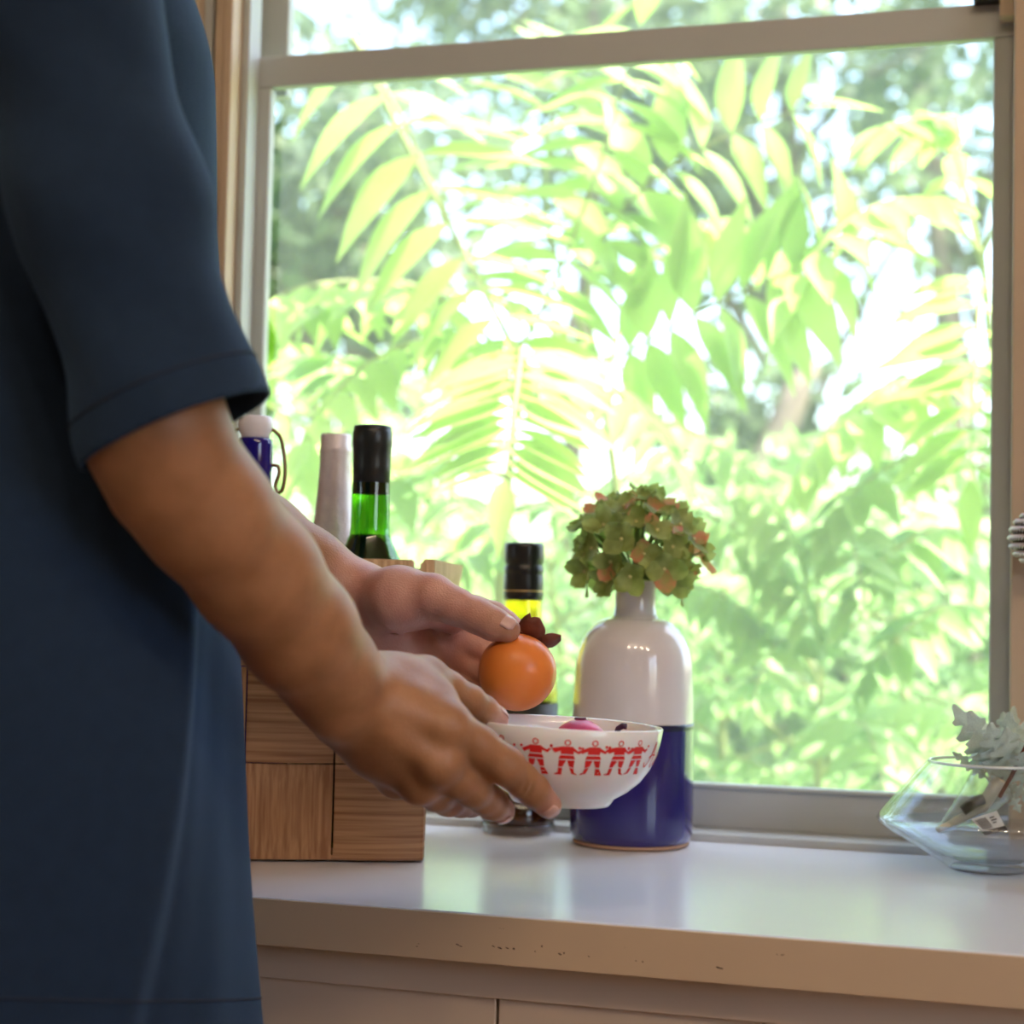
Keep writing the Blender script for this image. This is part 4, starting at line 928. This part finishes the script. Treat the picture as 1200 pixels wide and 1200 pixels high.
def frond(parent, pts, npair, L, kind='a', droop=.25, start=.22, fwd=.35, side_hint=None, jit=.15):
    sp = [Vector(p) for p in spline(pts, 8)]; N_ = len(sp)
    fr_ = tube('frond', sp, [.0042*(1-.75*i/(N_-1)) for i in range(N_)], gstem, parent, 6)
    for k in range(npair):
        t = start+(1-start)*(k+.5)/npair; q = t*(N_-1); i = min(int(q), N_-2); a = sp[i].lerp(sp[i+1], q-i); tg_ = (sp[i+1]-sp[i]).normalized()
        sd = Vector(side_hint) if side_hint is not None else tg_.cross(Vector((0, 0, 1)))
        if sd.length < .1: sd = Vector(rt)
        sd = (sd-tg_*sd.dot(tg_)).normalized()
        for s_ in (-1, 1):
            ln = L*(.75+.35*math.sin(math.pi*min(1, .15+.85*(k+.5)/npair)))*random.uniform(.88, 1.1)
            x = sd*s_+tg_*(fwd+random.uniform(-jit, jit))+Vector((0, 0, -droop+random.uniform(-jit, jit)))
            zup = Vector((random.uniform(-.25, .25), random.uniform(-.95, -.1), 1))
            o = bpy.data.objects.new('leaflet', random.choice(LM[kind])); COL.objects.link(o); o.parent = fr_; o.matrix_world = frame(a, x, zup, ln)
            o.matrix_parent_inverse = (Matrix.Translation(parent.location)).inverted() @ Matrix() if False else Matrix()
    a = sp[-1]; tg_ = (sp[-1]-sp[-2]).normalized(); o = bpy.data.objects.new('leaflet', LM[kind][0]); COL.objects.link(o); o.parent = fr_; o.matrix_world = frame(a, tg_+Vector((0, 0, -droop)), Vector((0, 0, 1)), L*.8)
    return fr_
def plant(stem_px, d, label, name='sumac_shrub', rad=.012):
    pts = [P(x, y, d) for x, y in stem_px]; base = np.array([pts[0][0], pts[0][1], -.02])
    E_ = tag(empty(name, base), label, 'shrub', 'shrubs outside the window')
    sp = spline([base]+pts, 6); tube('stem', sp, [rad*(1-.6*i/(len(sp)-1)) for i in range(len(sp))], gstem, E_, 8)
    return E_, [Vector(p) for p in sp]
def rand_fronds(E_, sp, n, kind, Lr=(.45, .7), leaf=.12, zmin=.75, pairs=9, az=None):
    c = [p for p in sp if p.z > zmin] or sp[-3:]
    for i in range(n):
        p = c[int(len(c)*(i+.5)/n)]; a_ = az[i % len(az)] if az else i*2.4+random.uniform(-.4, .4); Lf = random.uniform(*Lr); el = random.uniform(.25, .75)
        h_ = Vector((math.cos(a_), math.sin(a_), 0)); h_.y = h_.y if p.y+h_.y*Lf > 1.9 else abs(h_.y)
        q = [p, p+h_*Lf*.35+Vector((0, 0, Lf*.35*el)), p+h_*Lf*.7+Vector((0, 0, Lf*.42*el)), p+h_*Lf+Vector((0, 0, Lf*(.3*el-.12)))]
        frond(E_, q, pairs, leaf*random.uniform(.85, 1.15), kind, droop=random.uniform(.1, .5))
def pf(*pts): return [P(*p) for p in pts]
# tall shrub whose big yellow green fronds fill the middle of the window
E1, s1 = plant([(585, 900), (585, 690), (600, 520), (606, 410)], 2.45, 'tall shrub with broad drooping yellow green fronds behind the bottles')
frond(E1, pf((606, 415, 2.45), (420, 60, 2.45), (455, 110, 2.36), (500, 200, 2.30), (545, 300, 2.25), (590, 390, 2.2)), 9, .165, 'a', .22, .28, .28, rt)
frond(E1, pf((606, 412, 2.45), (612, 400, 2.25), (608, 440, 2.1), (600, 500, 2.02), (592, 560, 1.98)), 15, .125, 'a', .18, .2, .18, rt, .06)
frond(E1, pf((604, 425, 2.45), (500, 340, 2.5), (400, 330, 2.45), (330, 345, 2.4), (290, 380, 2.4)), 8, .12, 'a', .75, .2, .2)
frond(E1, pf((606, 415, 2.45), (650, 330, 2.5), (700, 200, 2.5), (730, 100, 2.45), (750, 30, 2.4)), 12, .150, 'a', .15, .2, -.1, rt)
frond(E1, pf((602, 450, 2.45), (520, 400, 2.4), (440, 420, 2.35), (380, 480, 2.3), (345, 560, 2.3)), 9, .105, 'a', .5, .2, .3)
frond(E1, pf((600, 480, 2.45), (680, 440, 2.4), (740, 470, 2.35), (790, 540, 2.3)), 8, .11, 'b', .4, .2, .3)
frond(E1, pf((595, 560, 2.45), (520, 540, 2.4), (440, 580, 2.35), (400, 640, 2.35)), 8, .10, 'b', .4, .2, .3)
frond(E1, pf((590, 600, 2.45), (660, 590, 2.4), (720, 640, 2.35), (760, 720, 2.3)), 8, .09, 'b', .4, .2, .3)
frond(E1, pf((588, 660, 2.45), (540, 650, 2.4), (480, 700, 2.35)), 7, .09, 'b', .4, .2, .3)
E2, s2 = plant([(770, 900), (740, 700), (715, 520), (700, 420)], 2.6, 'shrub with long arching fronds behind the flower vase')
frond(E2, pf((700, 425, 2.6), (740, 410, 2.5), (820, 365, 2.42), (910, 325, 2.38), (1010, 280, 2.38)), 10, .150, 'a', .62, .2, .45, up)
frond(E2, pf((700, 425, 2.6), (690, 330, 2.55), (740, 235, 2.5), (840, 165, 2.45), (945, 125, 2.4)), 9, .140, 'a', .30, .25, .4, up)
frond(E2, pf((702, 430, 2.6), (660, 330, 2.6), (640, 230, 2.6), (650, 130, 2.6), (690, 60, 2.6)), 10, .14, 'a', .2, .25, .2, rt)
frond(E2, pf((712, 500, 2.6), (800, 500, 2.5), (880, 560, 2.45), (930, 640, 2.4)), 9, .11, 'b', .4, .2, .3)
frond(E2, pf((725, 600, 2.6), (820, 600, 2.5), (900, 650, 2.45), (950, 730, 2.4)), 9, .10, 'b', .4, .2, .3)
frond(E2, pf((740, 680, 2.6), (830, 690, 2.5), (900, 740, 2.45)), 8, .09, 'b', .4, .2, .3)
frond(E2, pf((705, 450, 2.6), (760, 300, 2.7), (830, 260, 2.7), (900, 290, 2.7), (950, 350, 2.65)), 9, .12, 'a', .4, .2, .3)
E3, s3 = plant([(1195, 900), (1185, 700), (1165, 450), (1150, 290)], 2.5, 'shrub with layered fronds beside the right window casing')
frond(E3, pf((1150, 300, 2.5), (1100, 240, 2.45), (1030, 240, 2.4), (960, 290, 2.35), (920, 360, 2.35)), 9, .13, 'a', .35, .2, .3)
frond(E3, pf((1158, 380, 2.5), (1150, 330, 2.35), (1145, 400, 2.25), (1140, 480, 2.2), (1138, 560, 2.2)), 11, .13, 'a', .2, .2, .2, rt)
frond(E3, pf((1165, 450, 2.5), (1080, 440, 2.45), (1000, 490, 2.4), (940, 560, 2.4)), 10, .13, 'a', .3, .2, .3)
frond(E3, pf((1175, 560, 2.5), (1090, 530, 2.45), (1010, 570, 2.4), (960, 640, 2.4)), 10, .12, 'b', .3, .2, .3)
frond(E3, pf((1180, 640, 2.5), (1100, 620, 2.45), (1030, 660, 2.4), (980, 730, 2.4)), 9, .11, 'b', .3, .2, .3)
frond(E3, pf((1152, 320, 2.5), (1120, 180, 2.55), (1080, 140, 2.55), (1030, 150, 2.5)), 9, .12, 'a', .35, .2, .3)
frond(E3, pf((1185, 720, 2.5), (1110, 710, 2.45), (1050, 750, 2.4), (1010, 810, 2.4)), 9, .10, 'b', .3, .2, .3)
frond(E3, pf((1165, 470, 2.5), (1220, 400, 2.5), (1290, 400, 2.5), (1350, 460, 2.5)), 9, .12, 'a', .3, .2, .3)
frond(E3, pf((1150, 300, 2.5), (1200, 200, 2.5), (1270, 170, 2.5), (1340, 220, 2.5)), 9, .12, 'a', .3, .2, .3)
E4, s4 = plant([(950, 1000), (958, 920), (962, 780), (955, 640)], 2.75, 'slender green shrub with dark stem at the foot of the window', rad=.010)
rand_fronds(E4, s4, 12, 'b', (.32, .5), .085, .55, 8)
E5, s5 = plant([(420, 950), (400, 750), (380, 560), (370, 470)], 2.8, 'shrub of mid green fronds behind the basket')
rand_fronds(E5, s5, 12, 'b', (.35, .6), .10, .7, 8)
E6, s6 = plant([(1080, 1000), (1060, 820), (1040, 640)], 2.95, 'dense fronded shrub behind the glass vase')
rand_fronds(E6, s6, 13, 'b', (.35, .55), .09, .5, 8)
E7, s7 = plant([(850, 1000), (845, 820), (850, 660)], 2.95, 'low fronded shrub behind the two tone vase')
rand_fronds(E7, s7, 12, 'b', (.35, .55), .09, .5, 8)
E8, s8 = plant([(650, 1000), (660, 820), (640, 640)], 3.0, 'fronded shrub behind the oil bottle')
rand_fronds(E8, s8, 12, 'b', (.35, .55), .09, .6, 8)
E9, s9 = plant([(250, 950), (245, 700), (250, 480), (255, 380)], 2.6, 'fronded shrub beside the left window casing')
rand_fronds(E9, s9, 10, 'a', (.35, .6), .11, .8, 8)
# broad leaved bushes further back
def leaf_cloud(n, c, rad, size, seed, shell=.55):
    g_ = np.random.default_rng(seed); v = g_.normal(size=(n, 3)); v /= np.linalg.norm(v, axis=1)[:, None]; rr = (shell+(1-shell)*g_.random(n))**.7
    p = np.array(c)+v*rr[:, None]*np.array(rad); p[:, 2] = np.maximum(p[:, 2], .05)
    x = v*.5+g_.normal(size=(n, 3))*.7+np.array([0, 0, -.25]); x /= np.linalg.norm(x, axis=1)[:, None]
    z = np.array([0, 0, 1.])+g_.normal(size=(n, 3))*.55; y = np.cross(z, x); y /= np.linalg.norm(y, axis=1)[:, None]; s_ = size*(.7+.6*g_.random(n))[:, None]
    return p, x, y, s_
def cloud_mesh(name, p, x, y, s_, m_, parent):
    n = len(p); z = np.cross(x, y)
    q = [p, p+x*s_*.35+y*s_*.26+z*s_*.05, p+x*s_, p+x*s_*.35-y*s_*.26+z*s_*.05]; V = np.stack(q, 1).reshape(-1, 3)
    o = np_mesh(name, V, np.arange(4*n).reshape(n, 4), m_, parent, False); o['kind'] = 'stuff'; return o
def bush(px, py, d, rad, size, nobj, nstuff, kind, label, seed):
    c = P(px, py, d); base = np.array([c[0], c[1], -.02]); E_ = tag(empty('leafy_bush', base), label, 'bush', 'bushes outside the window')
    for k in range(4):
        e = c+np.array([math.cos(k*1.6+seed), math.sin(k*1.6+seed), .4])*np.array(rad)*.5; tube('stem', spline([base, (base+c)/2, e], 4), .008, barkm, E_, 6)
    p, x, y, s_ = leaf_cloud(nobj, c, rad, size, seed, .75); order = np.argsort(p@fw)
    for i in range(nobj):
        o = bpy.data.objects.new('leaf', LM[kind][i % 2]); COL.objects.link(o); o.parent = E_; xx = Vector(x[i]); o.matrix_world = Matrix(); 
        o.matrix_local = Matrix.Translation(-Vector(base)) @ frame(Vector(p[i]), xx, xx.cross(Vector(y[i])), float(s_[i][0]))
    p, x, y, s_ = leaf_cloud(nstuff, c, np.array(rad)*.95, size*.9, seed+50, .2)
    cloud_mesh('inner_leaves', p, x, y, s_, {'a': leaf_a, 'b': leaf_b, 'c': leaf_c}[kind], E_)
bush(1060, 800, 3.7, (.55, .4, .42), .085, 220, 900, 'c', 'leafy green bush low behind the glass vase', 1)
bush(800, 830, 3.8, (.55, .4, .40), .085, 220, 900, 'c', 'leafy green bush low behind the bottle vase', 2)
bush(560, 840, 4.0, (.55, .4, .45), .085, 180, 900, 'c', 'leafy green bush low behind the oil bottle', 3)
bush(950, 660, 4.3, (.55, .4, .35), .08, 200, 800, 'b', 'paler leafy bush behind the slender shrub', 4)
bush(420, 700, 4.2, (.6, .4, .55), .09, 160, 900, 'b', 'leafy green bush beyond the basket bottles', 5)
bush(1180, 620, 4.2, (.5, .4, .5), .09, 180, 800, 'b', 'leafy green bush beyond the right casing', 6)
# trees beyond
def tree(px, d, h, crown, cz, n, size, label, seed, m_=leaf_d, trunk=.12):
    c = P(px, 700, d); base = np.array([c[0], c[1], -.02]); E_ = tag(empty('tree', base), label, 'tree', 'trees beyond the shrubs'); g_ = np.random.default_rng(seed)
    top = base+np.array([g_.normal()*.3, g_.normal()*.3, h]); tube('trunk', spline([base, (base+top)/2+g_.normal(size=3)*.12, top], 5), [trunk*(1-.06*i) for i in range(11)], barkm, E_, 10)
    cc = np.array([base[0], base[1], cz])
    for k in range(6):
        a = k*1.05+g_.random(); s_ = base+np.array([0, 0, h*(.35+.08*k)]); e = cc+np.array([math.cos(a), math.sin(a), .3*g_.normal()])*np.array(crown)*.7
        tube('branch', spline([s_, (s_+e)/2+[0, 0, .15], e], 4), [trunk*.35*(1-.09*i) for i in range(9)], barkm, E_, 6)
    P_, X_, Y_, S__ = [], [], [], []
    for k in range(16):
        v = g_.normal(size=3); v /= np.linalg.norm(v); q = cc+v*np.array(crown)*(.35+.55*g_.random())
        for lst, val in zip((P_, X_, Y_, S__), leaf_cloud(n//16, q, np.array(crown)*.42, size, seed*40+k, .3)): lst.append(val)
    cloud_mesh('foliage', np.concatenate(P_), np.concatenate(X_), np.concatenate(Y_), np.concatenate(S__), m_, E_)
tree(360, 8.0, 3.6, (1.0, .9, 1.0), 2.75, 1500, .17, 'dark tree seen past the left window stile', 11)
tree(900, 9.5, 4.5, (1.5, 1.0, 1.2), 3.75, 2000, .18, 'dark tree high behind the arching fronds', 12)
tree(640, 14.0, 6.6, (1.9, 1.3, 1.2), 5.5, 1300, .22, 'tree with its crown behind the upper sash', 13)
tree(890, 6.6, 1.9, (.45, .45, .5), 1.55, 700, .11, 'small dark tree standing in the bright garden gap', 14)
tree(1140, 12.3, 5.2, (1.0, .9, 1.3), 4.6, 800, .2, 'tree behind the right window stile', 15)
tree(230, 11.0, 4.6, (1.6, 1.2, 1.5), 2.9, 1800, .18, 'tree beyond the left window casing', 16)
